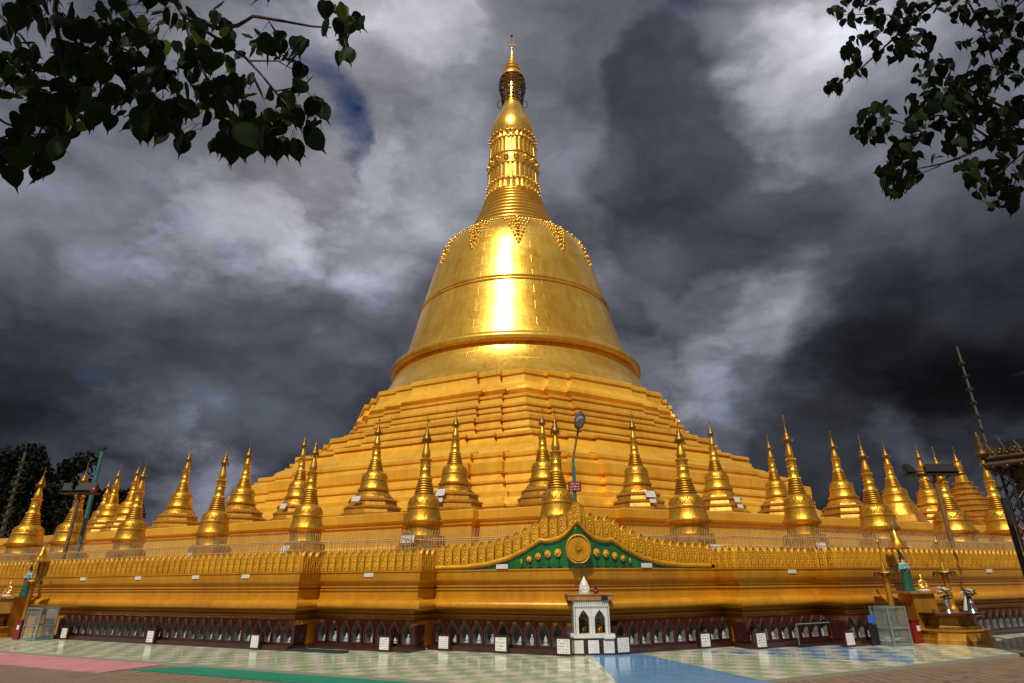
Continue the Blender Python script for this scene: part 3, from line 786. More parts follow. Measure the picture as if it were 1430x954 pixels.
mb.tube([(0, 0, 106.8), (0, 0, 110)], .06, 6); mb.ball((0, 0, 110.1), .26, 8, 6)
mb.build('weather_vane', M['bronze'], pag)

# ------------------------------------------------------------------ small stupas
def stupa(kind, label, group):
    t = thing('stupa', label, 'stupa', (0, 0, 0), 0, group)
    ns = 40
    # octagonal stepped base
    mb = MB(); base = [(1.22, 0), (1.22, .22), (1.16, .24), (1.16, .34), (1.0, .36), (1.0, .62), (.95, .64), (.95, .72), (.83, .74), (.83, .98), (.78, 1.0), (.78, 1.06), (.70, 1.08)]
    if kind == 'back': base = [(1.42, 0), (1.42, .16), (1.48, .2), (1.48, .28), (1.30, .34), (1.24, .52), (1.30, .56), (1.30, .63), (1.12, .70), (1.06, .88), (1.12, .92), (1.12, .98), (.94, 1.06), (.9, 1.14)]
    elif kind == 'bell': base = [(1.2, 0), (1.2, .3), (1.12, .34), (1.05, .7), (1.0, .74)]
    elif kind == 'step': base = [(1.5, 0), (1.5, .25), (1.42, .3), (1.42, .6)]
    sq = 4 if kind == 'step' else 8
    mb.lathe(base, sq, ph=pi/sq); mb.build('base', M['stupa_base'], t, smooth=20)
    if kind == 'step':
        for k in range(7):
            z = .6 + k*.36; r = 1.3 - k*.145
            mb = MB(); mb.lathe([(r, z), (r, z+.2), (r+.06, z+.24), (r+.06, z+.30), (r-.1, z+.36)], 12, ph=.2); mb.build('tier', M['stupa_base'], t, smooth=20)
        mb = MB(); mb.lathe(smoothprof([(.30, 3.1), (.27, 3.4), (.22, 3.7), (.19, 3.9), (.20, 4.1), (.14, 4.4), (.07, 4.65)], 4), ns); mb.build('bud', M['stupa_gold'], t, smooth=60)
    else:
        low = {'front': [(.66, 1.0), (.60, 1.1), (.60, 1.38), (.63, 1.40)], 'back': [(.86, 1.12), (.80, 1.22), (.68, 1.36), (.64, 1.42)], 'bell': [(.98, .72), (.9, .9), (.78, 1.2), (.74, 1.4)]}[kind]
        mb = MB(); mb.lathe(low + [(.70, 1.44), (.72, 1.49), (.715, 1.54), (.67, 1.57)], ns); mb.build('bell_lip', M['stupa_gold'], t, smooth=50)
        bell = smoothprof([(.66, 1.56), (.60, 1.74), (.565, 1.94)], 4) + [(.59, 1.96), (.59, 2.01), (.56, 2.03)] + smoothprof([(.555, 2.04), (.53, 2.18), (.48, 2.32), (.385, 2.42), (.345, 2.46)], 4)
        mb = MB(); mb.lathe(bell, ns)                        # zigzag of flame triangles on the shoulder
        for k in range(10):
            a = 2*pi*k/10
            for i in range(-3, 4):
                z = 2.04 + .06*abs(i) + (0 if abs(i) < 3 else .02); aa = a + i*2*pi/10/6.2
                r = .565 - max(0, z-2.05)*.22
                mb.ball((r*cos(aa), r*sin(aa), z + .06), .024, 5, 3)
        mb.build('bell', M['stupa_gold'], t, smooth=50)
        pr = []; z = 2.46
        rr = .345
        for k in range(6):
            h = .088; r1 = .345 - .021*k
            pr += [(r1-.045, z), (r1+.012, z+.02), (r1+.016, z+h*.5), (r1+.005, z+h*.8), (r1-.05, z+h*.92)]; z += h
        mb = MB(); mb.lathe(pr + [(.2, z)], ns); mb.build('spire_rings', M['stupa_gold'], t, smooth=50)
        mb = MB()                                            # lotus petals and bead rows
        mb.lathe([(.24, z-.01), (.255, z+.03), (.225, z+.06), (.20, z+.17), (.185, z+.26), (.20, z+.30), (.205, z+.33), (.175, z+.36), (.18, z+.55), (.175, z+.68), (.19, z+.70), (.19, z+.73), (.14, z+.75)], ns)
        for k in range(14):
            a = 2*pi*k/14
            mb.ball((.235*cos(a), .235*sin(a), z+.02), .035, 5, 4, (1, 1, 1.5)); mb.ball((.185*cos(a), .185*sin(a), z+.46), .028, 5, 4)
            mb.ball((.19*cos(a), .19*sin(a), z+.71), .03, 5, 4, (1, 1, 1.6))
        mb.build('lotus_band', M['stupa_gold'], t, smooth=60)
        z += .74
        mb = MB(); mb.lathe(smoothprof([(.125, z), (.155, z+.12), (.15, z+.2), (.115, z+.36), (.08, z+.52), (.062, z+.66), (.05, z+.8)], 4), ns); mb.build('bud', M['stupa_gold'], t, smooth=60)
    zt = 4.42
    mb = MB()
    mb.lathe([(.06, zt+.02), (.155, zt-.02), (.165, zt+.02), (.145, zt+.10), (.12, zt+.13), (.125, zt+.16), (.095, zt+.24), (.075, zt+.27), (.075, zt+.30), (.04, zt+.42), (.02, zt+.5), (.014, zt+.92)], 16)
    for k in range(8):
        a = 2*pi*k/8; mb.ball((.16*cos(a), .16*sin(a), zt-.06), .022, 5, 3, (1, 1, 2)); mb.tube([(.155*cos(a), .155*sin(a), zt), (.2*cos(a), .2*sin(a), zt-.01), (.215*cos(a), .215*sin(a), zt+.04)], .008, 4)
    h = mb.build('umbrella_finial', M['dark_gold'], t, smooth=50)
    mb = MB(); mb.prism([(0, zt+.70), (.09, zt+.74), (.13, zt+.69), (.06, zt+.66)], -.004, .004); mb.ball((0, 0, zt+.93), .022, 6, 4)
    mb.build('vane', M['dark_gold'], h)
    return t
STD = 5.35
protos = {}
def put(kind, x, y, z0, r, ztip, label, group, plaques=()):
    if kind not in protos: o = protos[kind] = stupa(kind, label, group)
    else: o = copy_tree(protos[kind])
    o['label'] = label; o['group'] = group
    o.location = (x, y, z0); face = atan2(-x, y)
    o.rotation_euler = (0, 0, random.choice((0, .2, -.15)) + (TR if x > 1.5 else -TL))
    o.scale = (r/.72, r/.72, (ztip - z0)/STD)
    return o
made = []
ROW1 = [
 (-24.88,32.1,.86,7.45,'front-row gilded stupa at the far left above the left altar, dark trees behind','front'),
 (-21.54,30.5,.80,7.35,'front-row gilded stupa behind the brown floodlight post and teal pole','front'),
 (-17.35,28.44,.70,7.16,'front-row gilded stupa just right of the teal pole, its base step brightly lit','front'),
 (-12.5,26.09,.70,7.37,'front-row gilded stupa standing clear against the clouds, fourth from the left','front'),
 (-7.89,23.85,.68,7.29,'front-row gilded stupa overlapping a back-row one near the left foot of the terraces','front'),
 (-3.12,21.53,.71,7.31,'front-row gilded stupa with two pale plaques, first one left of the green pediment','front'),
 (1.38,19.33,.64,7.0,'front-row gilded stupa rising behind the pediment beside the street lamp','front'),
 (6.07,21.67,.78,7.22,'front-row gilded stupa standing behind the right slope of the pediment','front'),
 (11.17,24.22,.70,7.85,'tall front-row gilded stupa at the right end of the pagoda terraces','front'),
 (15.3,26.29,.79,7.47,'front-row gilded stupa above the golden umbrella roof of the right altar','front'),
 (20.12,28.7,.92,7.4,'broad front-row gilded stupa behind the right floodlight post','front'),
 (23.82,30.56,.80,7.85,'front-row gilded stupa at the far right, partly behind the lattice column','front')]
for x, y, r, zt, lab, kind in ROW1:
    made.append(put(kind, x, y, 2.0, r, zt, lab, 'gilded stupas in the front row behind the parapet'))
ROW2 = [
 (-27.55,42.29,.78,9.45,'back-row gilded stupa just right of the teal pole with a smaller one peeping behind it','back'),
 (-29.2,44.0,.74,8.9,'small back-row gilded stupa peeping out left behind another, right of the teal pole','back'),
 (-25.68,41.38,.78,9.5,'back-row gilded stupa partly hidden by the third front-row stupa','back'),
 (-21.18,39.2,.80,10.1,'back-row gilded stupa on a stepped base standing alone against the clouds at left','back'),
 (-16.23,36.79,.85,9.8,'back-row gilded stupa touching the left foot of the pagoda terraces','back'),
 (-12.22,34.85,.72,10.0,'back-row gilded stupa half hidden behind the fifth front-row stupa','back'),
 (-7.41,32.51,.86,10.2,'back-row gilded stupa with one plaque between the fifth and sixth front-row stupas','back'),
 (-2.93,30.33,.80,10.05,'tall back-row gilded stupa left of centre with two grey plaques, close to the pagoda edge','back'),
 (1.41,28.28,.70,9.5,'back-row gilded stupa at the corner, directly left behind the lamp-side stupa','back'),
 (6.22,30.69,.74,9.9,'back-row gilded stupa right of the street lamp with plaque on its right side','back'),
 (11.06,33.11,.78,10.1,'back-row gilded stupa with bright base facet, second one right of the street lamp','back'),
 (15.05,35.11,.68,9.6,'pale banded back-row stupa tucked behind the tall leaning front-row stupa','back'),
 (20.18,37.68,.85,10.3,'back-row gilded stupa with a bright stepped base, first one clear of the terraces at right','back'),
 (24.8,39.99,.92,10.1,'smooth bell-shaped back-row stupa with no steps, glowing against the dark cloud','bell'),
 (28.06,41.62,.87,10.3,'back-row gilded stupa hidden behind the right floodlights with only its spire showing','back'),
 (26.9,42.6,.36,7.7,'smallest cone-like gilded stupa between the bell-shaped one and the right floodlight post','bell'),
 (32.07,43.63,.95,10.4,'conical stupa of many square steps right of the right floodlight post','step')]
for x, y, r, zt, lab, kind in ROW2:
    made.append(put(kind, x, y, 4.55, r, zt, lab, 'gilded stupas in the back row on the upper terrace'))
# plaques fixed to some stupas
def stplq(i, px_off, z, tilt, wd, h, rad, sidea):
    o = made[i]; rz = o.rotation_euler[2]
    face = atan2(o.location.y, o.location.x) + pi          # towards the viewer's side
    a = face - rz + sidea
    p = Vector((cos(a)*rad, sin(a)*rad, z))
    Mx = T(*p) @ RZ(a + pi/2) @ Matrix.Rotation(-tilt, 4, 'X')
    plaque(o, Mx, wd, h, M['script_grey'])
for i, z, tilt, wd, h, rad, sa in ((5, .92, .3, .5, .24, 1.02, -.5), (5, .36, .2, .36, .2, 1.24, -.35), (4, .75, .4, .36, .3, 1.1, -.7), (3, .6, .5, .3, .34, 1.1, -.8),
        (7, .5, .3, .4, .36, 1.25, .6), (9, .6, .3, .4, .34, 1.15, .7), (8, .6, .4, .34, .34, 1.1, .5),
        (17, .95, .4, .34, .28, 1.25, -.6), (18, .95, .4, .4, .28, 1.25, -.6), (19, .98, .4, .42, .34, 1.2, -.5), (19, .62, .4, .34, .2, 1.32, -.5),
        (20, .9, .4, .4, .34, 1.2, .3), (21, .9, .4, .5, .34, 1.2, .5), (21, .56, .4, .32, .2, 1.38, .5), (22, .86, .4, .34, .26, 1.25, .7), (22, .52, .4, .3, .18, 1.4, .7)):
    stplq(i, 0, z, tilt, wd, h, rad, sa)

# ------------------------------------------------------------------ fences on the platform
def inset_line(pl, d, i0, i1, cx, cy, lim):
    q = offset(plat_poly, -d)[i0:i1]
    return q
def fence(name, label, pts, z0, z1, step, wire, curl, mid_rails, posts=True):
    o0 = pts[len(pts)//2 if False else 0]
    t = thing(name, label, 'fence', (o0.x, o0.y, z0))
    pk = MB(); rl = MB(); ps = MB()
    for a, b in zip(pts, pts[1:]):
        d = b - a; L = d.length; d = d.normalized(); nn = Vector((d.y, -d.x))
        k = int(L/step)
        for i in range(k):
            q = a + d*(i*step) - o0; h = z1 - z0
            jit = random.uniform(-.02, .02)
            pts3 = [(q.x, q.y, 0), (q.x, q.y, h*.9), (q.x + nn.x*.02 + d.x*jit, q.y + nn.y*.02, h)]
            if curl: pts3.append((q.x + nn.x*.07, q.y + nn.y*.07, h + .07))
            pk.tube(pts3, wire, 4, caps=False)
        for z in mid_rails:
            rl.tube([(a.x-o0.x, a.y-o0.y, z-z0), ((a.x+b.x)/2-o0.x, (a.y+b.y)/2-o0.y, z-z0-.012), (b.x-o0.x, b.y-o0.y, z-z0)], wire*1.6, 5)
        if posts:
            m_ = max(1, int(L/1.9))
            for i in range(m_+1):
                q = a + d*(L*i/m_) - o0
                ps.tube([(q.x, q.y, -.05), (q.x, q.y, z1-z0)], .022, 6)
    pk.build('pickets', M['wire'], t); rl.build('rails', M['wire'], t)
    if posts: ps.build('posts', M['wire'], t)
    return t
for sg in (-1, 1):
    sd = 'left' if sg < 0 else 'right'
    q = offset(plat_poly, -.45); q2 = offset(plat_poly, -2.1)
    def clip(q):
        c_ = q[5]; l = [q[4], q[3], q[2], q[1], q[1] + (q[0]-q[1]).normalized()*22] if sg < 0 else [q[6], q[7], q[8], q[9], q[9] + (q[10]-q[9]).normalized()*22]
        return [c_] + l
    fence('wire_fence', 'low welded wire fence right behind the parapet petals on the %s face of the platform' % sd, clip(q), 1.98, 2.74, .16, .008, False, (2.05, 2.28, 2.5, 2.72), False)
    fence('picket_fence', 'thin wire picket fence with curled tips in front of the %s front-row stupas' % sd, clip(q2), 1.98, 3.1, .105, .0105, True, (2.2, 2.9), False)

# ------------------------------------------------------------------ niches along the foot of the wall
def niche_meshes():
    wd, h, dp = .172, .545, .42
    def ogive(w_, h_, z0, n=7):
        pts = [(-w_, z0), (w_, z0), (w_, z0 + h_*.52)]
        for i in range(1, n): 
            t = i/n; pts.append((w_*(1 - t**1.7), z0 + h_*(.52 + .48*(t*.75 + .25*t*t))))
        pts.append((0, z0 + h_))
        for i in range(n-1, 0, -1):
            t = i/n; pts.append((-w_*(1 - t**1.7), z0 + h_*(.52 + .48*(t*.75 + .25*t*t))))
        pts.append((-w_, z0 + h_*.52)); return pts
    O = ogive(wd, h, 0); I = ogive(wd*.76, h*.84, .03)
    mb = MB()
    mb.strip([[Vector((x, 0, z)) for x, z in O], [Vector((x, -.03, z)) for x, z in O], [Vector((x, -.045, z*.985+.002)) for x, z in O], [Vector((x, -.045, z)) for x, z in I], [Vector((x, -.02, z)) for x, z in I]], closed=True)
    mb.strip([[Vector((x, 0, z)) for x, z in O], [Vector((x*.97, dp, z*.97)) for x, z in O]], closed=True)
    back = MB(); back.add([Vector((x, dp-.2, z)) for x, z in I], [tuple(range(len(I)))]); back.strip([[Vector((x, -.02, z)) for x, z in I], [Vector((x, dp-.2, z)) for x, z in I]], closed=True)
    st = MB(); st.lathe([(.085, 0), (.085, .03), (.06, .05), (.075, .09), (.05, .15), (.03, .19), (.01, .24)], 8)
    st2 = MB(); st2.lathe(smoothprof([(.07, 0), (.075, .06), (.05, .12), (.055, .17), (.03, .2)], 3), 8); st2.ball((0, 0, .24), .04, 8, 5); st2.ball((-.05, -.02, .1), .03, 6, 4, (1, 1, 1.8)); st2.ball((.05, -.02, .1), .03, 6, 4, (1, 1, 1.8))
    return mb, back, st, st2
nm, nb, ns_, ns2 = niche_meshes()
def niche_run(label, e, nn, u0, u1, off, step=.362):
    L = u1 - u0; k = int(L/step)
    o_ = CN + e*u0 + nn*off
    ex = e if e.x > 0 else -e
    org = o_ if e.x > 0 else CN + e*u1 + nn*off
    rz = atan2(ex.y, ex.x)
    t = thing('niche_row', label, 'shrine row', (org.x, org.y, 0), rz, 'rows of maroon niches along the platform foot')
    mb = MB(); mb.box((L/2, -.02, .06), (L + .12, .66, .12)); mb.box((L/2, .05, .1325), (L + .04, .46, .025))
    mb.build('plinth', M['maroon'], t)
    for sx in (-.01, L + .01):
        mb = MB(); mb.box((sx, .06, .37), (.08, .44, .44)); mb.build('end_block', M['maroon'], t)
    for i in range(k):
        x = (i+.5)*L/k
        if not NICHE:
            NICHE['n'] = nm.build('niche', M['maroon'], t, smooth=40); n_ = NICHE['n']
            b_ = NICHE['b'] = nb.build('niche_lining', M['lining'], n_)
            s_ = NICHE['s'] = ns_.build('added_figurine', M['grey_stone'], n_, smooth=40)  # added figures, standing in for the sunlit patches inside the niches
            NICHE['s2'] = ns2.build('added_figurine', M['grey_stone'], None, smooth=60); NICHE['s2'].parent = n_
            s2_ = NICHE['s2']
        else:
            n_ = NICHE['n'].copy(); b_ = NICHE['b'].copy(); s_ = NICHE['s'].copy(); s2_ = None
            for q in (n_, b_, s_): col.objects.link(q)
            n_.parent = t; b_.parent = n_; s_.parent = n_
            if i % 3 == 1: s_.data = NICHE['s2'].data
        n_.location = (x, -.12, .146); s_.location = (random.uniform(-.03, .05), .08, .03)
        s_.scale = (.75, .75, random.uniform(.5, .9))
        if s2_:
            s2_.location = (.05, .2, .03); s2_.scale = (.6, .6, .7)
    return t
NICHE = {}
NO = .36
niche_run('maroon niche row right of the white corner shrine', eR, nR, .62, 4.3, NO)
niche_run('maroon niche row left of the white corner shrine, three framed stones before it', eL, nL, .2, 3.85, NO)
niche_run('short maroon niche row second from the corner on the left face', eL, nL, 3.95, 7.1, NO + DEP)
niche_run('long maroon niche row running off along the left face to the glass box', eL, nL, 7.15, 17.4, NO + 2*DEP)
niche_run('maroon niche row behind the low rail on the right face', eR, nR, 4.1, 7.1, NO + DEP)
niche_run('dark maroon niche row beside the right altar', eR, nR, 6.75, 8.6, NO + 2*DEP)
niche_run('dark maroon niche row beyond the right altar at the far right edge', eR, nR, 12.6, 20.0, NO + 2*DEP)
# framed stones standing on the floor before the niches
def stone(label, e, nn, u, off, k, wd=.27, h=.30):
    a_, b_ = (S1, S2) if e.x < 0 else (S1R, S2R)
    o_ = 0 if u < a_ else (DEP if u < a_+b_ else 2*DEP)
    if e.x > 0: o_ = 0
    q = CN + e*u + nn*(off + o_)
    t = thing('donor_stone', label, 'plaque', (q.x, q.y, 0), atan2(nn.y, nn.x) + pi/2, 'engraved donor stones before the niches')
    mb = MB(); mb.box((0, .06, h/2 + .035), (wd + .09, .14, h + .07)); mb.build('block', M['maroon'], t)
    mb = MB(); mb.box((0, -.018, h/2 + .04), (wd, .022, h - .03)); mb.build('engraved_face', M['script'][k], t)
    return t
SO = .76
stone('engraved white stone at the left end of the niches, nearest the left glass box', eL, nL, 16.57, SO, 0, .26, .30)
stone('engraved white stone alone in the middle of the long left niche row', eL, nL, 12.38, SO, 2, .26, .32)
stone('engraved white stone near the right end of the long left niche row', eL, nL, 8.19, SO, 1, .25, .31)
stone('engraved white stone before the short niche row second from the corner', eL, nL, 4.62, SO, 0)
stone('engraved white stone first in line right of the left wall step', eL, nL, 3.39, SO, 1)
stone('engraved white stone midway between the left wall step and the white shrine', eL, nL, 1.77, SO, 2, .29, .32)
stone('engraved white stone touching the left side of the white shrine', eL, nL, 0.15, SO, 0, .31, .33)
stone('engraved white stone touching the right side of the white shrine', eR, nR, 0.66, SO, 1, .31, .33)
stone('engraved white stone at the far end of the niche row right of the shrine', eR, nR, 3.18, SO, 2, .27, .31)
stone('engraved white stone before the niche row left of the low rail', eR, nR, 4.25, SO + DEP, 0, .29, .33)
stone('engraved white stone between the low rail and the right glass box', eR, nR, 6.46, SO + 2*DEP, 1, .27, .30)
# low rail before the right niches
q = CN + eR*5.5 + nR*(DEP + .82)
t = thing('low_rail', 'low metal rail standing before the niches right of the shrine', 'rail', (q.x, q.y, 0), TR)
mb = MB(); mb.tube([(0, 0, 0), (0, 0, .52), (1.55, 0, .52), (1.55, 0, 0)], .016, 6); mb.build('rail', M['frame_grey'], t)
mb = MB(); mb.box((.78, .0, .02), (1.8, .25, .04)); mb.build('foot_plate', M['black'], t)
# dark rubber mat by the left niches
q = CN + eL*5.4 + nL*(DEP + 1.15)
slab('rubber_mat', [q, q + eL*1.9, q + eL*1.9 + nL*.35, q + nL*.3], 0.002, .045, M['dark_mat'], -TL, None)
tag(bpy.data.objects['rubber_mat'], 'dark mat lying on the tiles before the left niches', 'mat')

# ------------------------------------------------------------------ white corner shrine
SQ = Vector((1.83, 15.62))
sh = thing('corner_shrine', 'small white tiled shrine with two pointed openings and a flat roof at the platform corner', 'shrine', (SQ.x, SQ.y, 0), radians(2))
mb = MB(); mb.box((0, .3, .18), (1.06, .72, .36)); mb.build('plinth', M['maroon'], sh)
for x, w_, mtl, nm_ in ((-.36, .25, M['white_stone'], 'white_panel'), (.36, .25, M['white_stone'], 'white_panel'), (0, .25, M['script'][1], 'engraved_stone')):
    mb = MB(); mb.box((x, -.066, .18), (w_, .02, .27)); mb.build(nm_, mtl, sh)
mb = MB(); mb.box((0, .3, .40), (1.04, .76, .08)); mb.box((.37, -.03, .365), (.24, .16, .05)); mb.build('sill', M['white_stone'], sh)
# front plate with two ogive openings
wt = tile_mat('white_wall_tile', (.72, .71, .66), (.64, .63, .58), (.30, .30, .27), .205, .25, 'random', axis=2)
def gate(xc, w_, z0, z1):
    return [(xc-w_, z0), (xc-w_, z0+(z1-z0)*.66), (xc-w_*.55, z0+(z1-z0)*.86), (xc, z1), (xc+w_*.55, z0+(z1-z0)*.86), (xc+w_, z0+(z1-z0)*.66), (xc+w_, z0)]
mb = MB(); z0, z1, zt = .44, .96, 1.16
for xc in (-.19, .19):
    gpts = gate(xc, .125, z0, z1)
    L_, R_ = (-.40, 0) if xc < 0 else (0, .40)
    outer = [(L_, z0), (L_, z0+(z1-z0)*.66), (L_, zt), (xc, zt), (R_, zt), (R_, z0+(z1-z0)*.66), (R_, z0)]
    mb.strip([[Vector((x, .0, z)) for x, z in outer], [Vector((x, .0, z)) for x, z in gpts], [Vector((x, .10, z)) for x, z in gpts]])
for x in (-.40, .40): mb.box((x, .32, .80), (.05, .64, .72))
mb.box((0, .62, .80), (.75, .05, .72)); mb.box((0, .32, 1.14), (.74, .6, .04))
mb.build('tiled_walls', wt, sh)
mb = MB()
for k in range(19): mb.box((-.38 + k*.0422, -.016, 1.095), (.026, .03, .13))
mb.build('valance', M['white_stone'], sh)
for xc, k in ((-.17, 0), (.21, 1)):
    mb = MB(); mb.lathe(smoothprof([(.07, .44), (.08, .5), (.05, .58), (.055, .62), (.03, .66)], 3), 10, (xc, .3, 0)); mb.ball((xc, .3, .70), .045, 8, 6); mb.ball((xc-.05, .26, .54), .03, 6, 4, (1, 1, 2)); mb.ball((xc+.05, .26, .54), .03, 6, 4, (1, 1, 2))
    mb.build('inner_figure', M['bronze' if k == 0 else 'dark_gold'], sh, smooth=60)
mb = MB(); mb.box((0, .33, 1.225), (1.10, .78, .11)); mb.box((0, .33, 1.295), (1.14, .82, .03)); mb.box((0, .34, 1.165), (.92, .66, .02))
mb.build('roof', M['wood'], sh)
mb = MB(); mb.box((.32, -.07, 1.225), (.15, .03, .10)); mb.build('dark_box', M['black'], sh)
orn = thing('white_model_stupa', 'small cream tiered stupa ornament on the roof of the white corner shrine', 'ornament', (SQ.x - .12, SQ.y + .2, 1.31))
mb = MB(); mb.lathe([(.15, 0), (.15, .05), (.13, .06), (.14, .12), (.12, .14), (.12, .19), (.10, .21)], 8, ph=.39); mb.build('base', M['white_stone'], orn, smooth=20)
mb = MB(); mb.lathe(smoothprof([(.105, .2), (.085, .26), (.055, .31), (.03, .36), (.012, .42)], 3), 12); mb.build('bell', M['white_stone'], orn, smooth=50)
for k, a in enumerate((0, 1.57, 3.14, 4.71)):
    mb = MB(); mb.lathe([(.03, 0), (.03, .07), (.012, .12)], 6, (.125*cos(a+.78), .125*sin(a+.78), .06)); mb.build('corner_spire', M['white_stone'], orn)
cup = thing('red_pot', 'small dark red pot on the roof of the white corner shrine', 'pot', (SQ.x + .13, SQ.y - .02, 1.31))
mb = MB(); mb.lathe([(.04, 0), (.06, .03), (.06, .07), (.045, .09), (.05, .10)], 14); mb.build('pot_body', M['red'], cup, smooth=50)
mb = MB(); mb.lathe([(.03, .08), (.035, .13), (.01, .15)], 8); mb.build('stub', M['black'], cup)

# ------------------------------------------------------------------ street lamp behind the pediment
p = at(803, 700, 17.6)
lp = thing('street_lamp', 'street lamp with a bent teal post and a small red sign behind the pediment', 'street lamp', (p.x, p.y, 2.0))
zk = at(802, 640, 17.6).z - 2.0; zh = at(812, 600, 17.6).z - 2.0; ztop = at(815, 575, 17.2).z - 2.0
mb = MB(); mb.tube([(0, 0, 0), (0, 0, zk - .25)], .055, 10); mb.tube([(0, 0, zk-.3), (0, 0, zk)], .04, 10); mb.build('post', M['teal'], lp, smooth=60)
mb = MB(); mb.tube([(0, 0, zk-.05), (.03, 0, zk+.12), (.09, -.03, zk+.4), (.19, -.1, zh)], .03, 8); mb.build('arm', M['pole_brown'], lp, smooth=60)
mb = MB()
rows = []
for t_, hw in ((0, .07), (.12, .13), (.35, .165), (.6, .165), (.85, .12), (1, .03)):
    c = Vector((.19, -.1, zh)) + Vector((.05, -.42, .42))*t_
    rows.append([c + Vector((hw*cos(2*pi*k/12), .5*hw*sin(2*pi*k/12)*.75, .5*hw*sin(2*pi*k/12))) for k in range(12)])
mb.strip(rows, closed=True); mb.add(rows[0], [tuple(range(12))]); mb.build('lamp_head', M['grey'], lp, smooth=60)
mb = MB(); c = Vector((.19, -.1, zh)) + Vector((.05, -.42, .42))*.5
nrm = Vector((0, -.42, -.42)).normalized(); tv = Vector((.05, -.42, .42)).normalized()
mb.lathe([(.13, 0), (.12, .03), (.07, .055), (.01, .06)], 16, c + Vector((0, -.045, -.045)), M=Matrix((Vector((1, 0, 0)), tv*1.45, Vector((0, -.7, -.7)))).transposed().to_4x4())
mb.build('lens', M['lens'], lp, smooth=60)
zs_ = at(803, 680, 17.6).z - 2.0
mb = MB(); mb.box((0, -.075, zs_), (.33, .02, .24)); s_ = mb.build('sign', M['script_red'], lp)
mb = MB(); mb.box((0, -.06, zs_), (.37, .012, .28)); mb.build('sign_frame', M['red'], s_)

# ------------------------------------------------------------------ floodlight posts, teal pole, masts
def flood(label, px0, py0, px1, py1, Y, wd, left):
    b = at(px0, py0, Y); topz = at(px1, py1, Y).z
    t = thing('floodlight_post', label, 'floodlight post', (b.x, Y, 2.0))
    h = topz - 2.0
    mb = MB(); mb.tube([(0, 0, 0), (0, 0, h)], [.085, .07], 10); mb.build('post', M['pole_brown'], t, smooth=60)
    mb = MB(); mb.box((0, 0, h + .02), (wd, .5, .05)); mb.tube([(-wd/2, -.25, h+.12), (wd/2, -.25, h+.12)], .02, 6)
    for s_ in (-1, 1): mb.tube([(0, 0, h-.35), (s_*wd*.3, 0, h)], .02, 6)
    mb.build('platform', M['black'], t)
    for k, (x, ww, tw) in enumerate(((-wd*.42, wd*.24, .6), (wd*.16, wd*.60, 0.0))):
        Mx = RZ(tw) @ Matrix.Rotation(-.35, 4, 'X')
        mb = MB(); mb.box((x, .05, h + .26), (ww, .2, .36), Mx, taper=.86)
        f = mb.build('floodlight', M['black'], t)
        mb = MB(); mb.tube([(x-ww*.4, .05, h+.02), (x-ww*.52, .05, h+.33), (x+ww*.52, .05, h+.33), (x+ww*.4, .05, h+.02)], .014, 5); mb.build('bracket', M['black'], f)
    mb = MB(); pts = [(-wd*.4*(1-i/8) , -.02, h - .05 - .55*sin(pi*i/8)) for i in range(9)]
    mb.tube(pts, .012, 5); mb.build('cable', M['black'], t)
    return t
fl = flood('brown floodlight post with black lamps on a rack behind the left parapet', 91, 770, 106, 690, 25.5, 1.45, True)
mb = MB(); mb.ball((.72, -.3, fl.children[1].location.z + (at(106, 690, 25.5).z - 2.0) + .1), .13, 8, 6, (1, .5, 1)); mb.build('red_lamp', M['red'], fl, smooth=60)
flood('brown floodlight post with black lamps on a rack behind the right parapet', 1325, 742, 1302, 664, 24.0, 2.15, False)
b = at(109, 770, 26.5); tp = at(149, 628, 26.5)
t = thing('teal_pole', 'tall thick teal pole among the stupas at left', 'pole', (b.x, 26.5, 2.0))
mb = MB(); mb.tube([(0, 0, 0), (0, 0, tp.z-2.0)], [.09, .075], 12); mb.build('shaft', M['teal'], t, smooth=60)
mb = MB(); mb.lathe([(.09, 0), (.15, .02), (.14, .1), (.02, .14)], 12, (0, 0, tp.z-2.0)); mb.build('cap', M['black'], t)
def mast(label, px0, py0, px1, py1, Y, zb, r):
    b = at(px0, py0, Y); tp = at(px1, py1, Y)
    t = thing('notched_mast', label, 'mast', (b.x, Y, zb), 0, 'thin notched masts')
    h = tp.z - zb
    mb = MB(); mb.tube([(0, 0, 0), (0, 0, h*.45)], r*1.9, 8); mb.build('lower_shaft', M['black'], t)
    mb = MB(); mb.tube([(0, 0, h*.4), (0, 0, h)], [r*1.1, r*.7], 8); mb.build('upper_shaft', M['dull_green'], t)
    for k in range(10):
        z = h*(.48 + .05*k); mb = MB(); mb.lathe([(r*.8, z), (r*2.4, z+.01), (r*2.4, z+.06), (r*.8, z+.07)], 8); mb.build('ring', M['black'], t)
    mb = MB(); mb.tube([(0, 0, h), (-.05, 0, h + r*6)], [r*.5, r*.2], 5); mb.build('tip', M['black'], t)
    return t
mast('thin dark notched mast beyond the stupas at the far left edge', 14, 705, 42, 632, 45.0, 0.0, .12)
mast('pale thin notched mast rising over the carved canopy at right', 1379, 625, 1330, 484, 16.5, 0.0, .036)

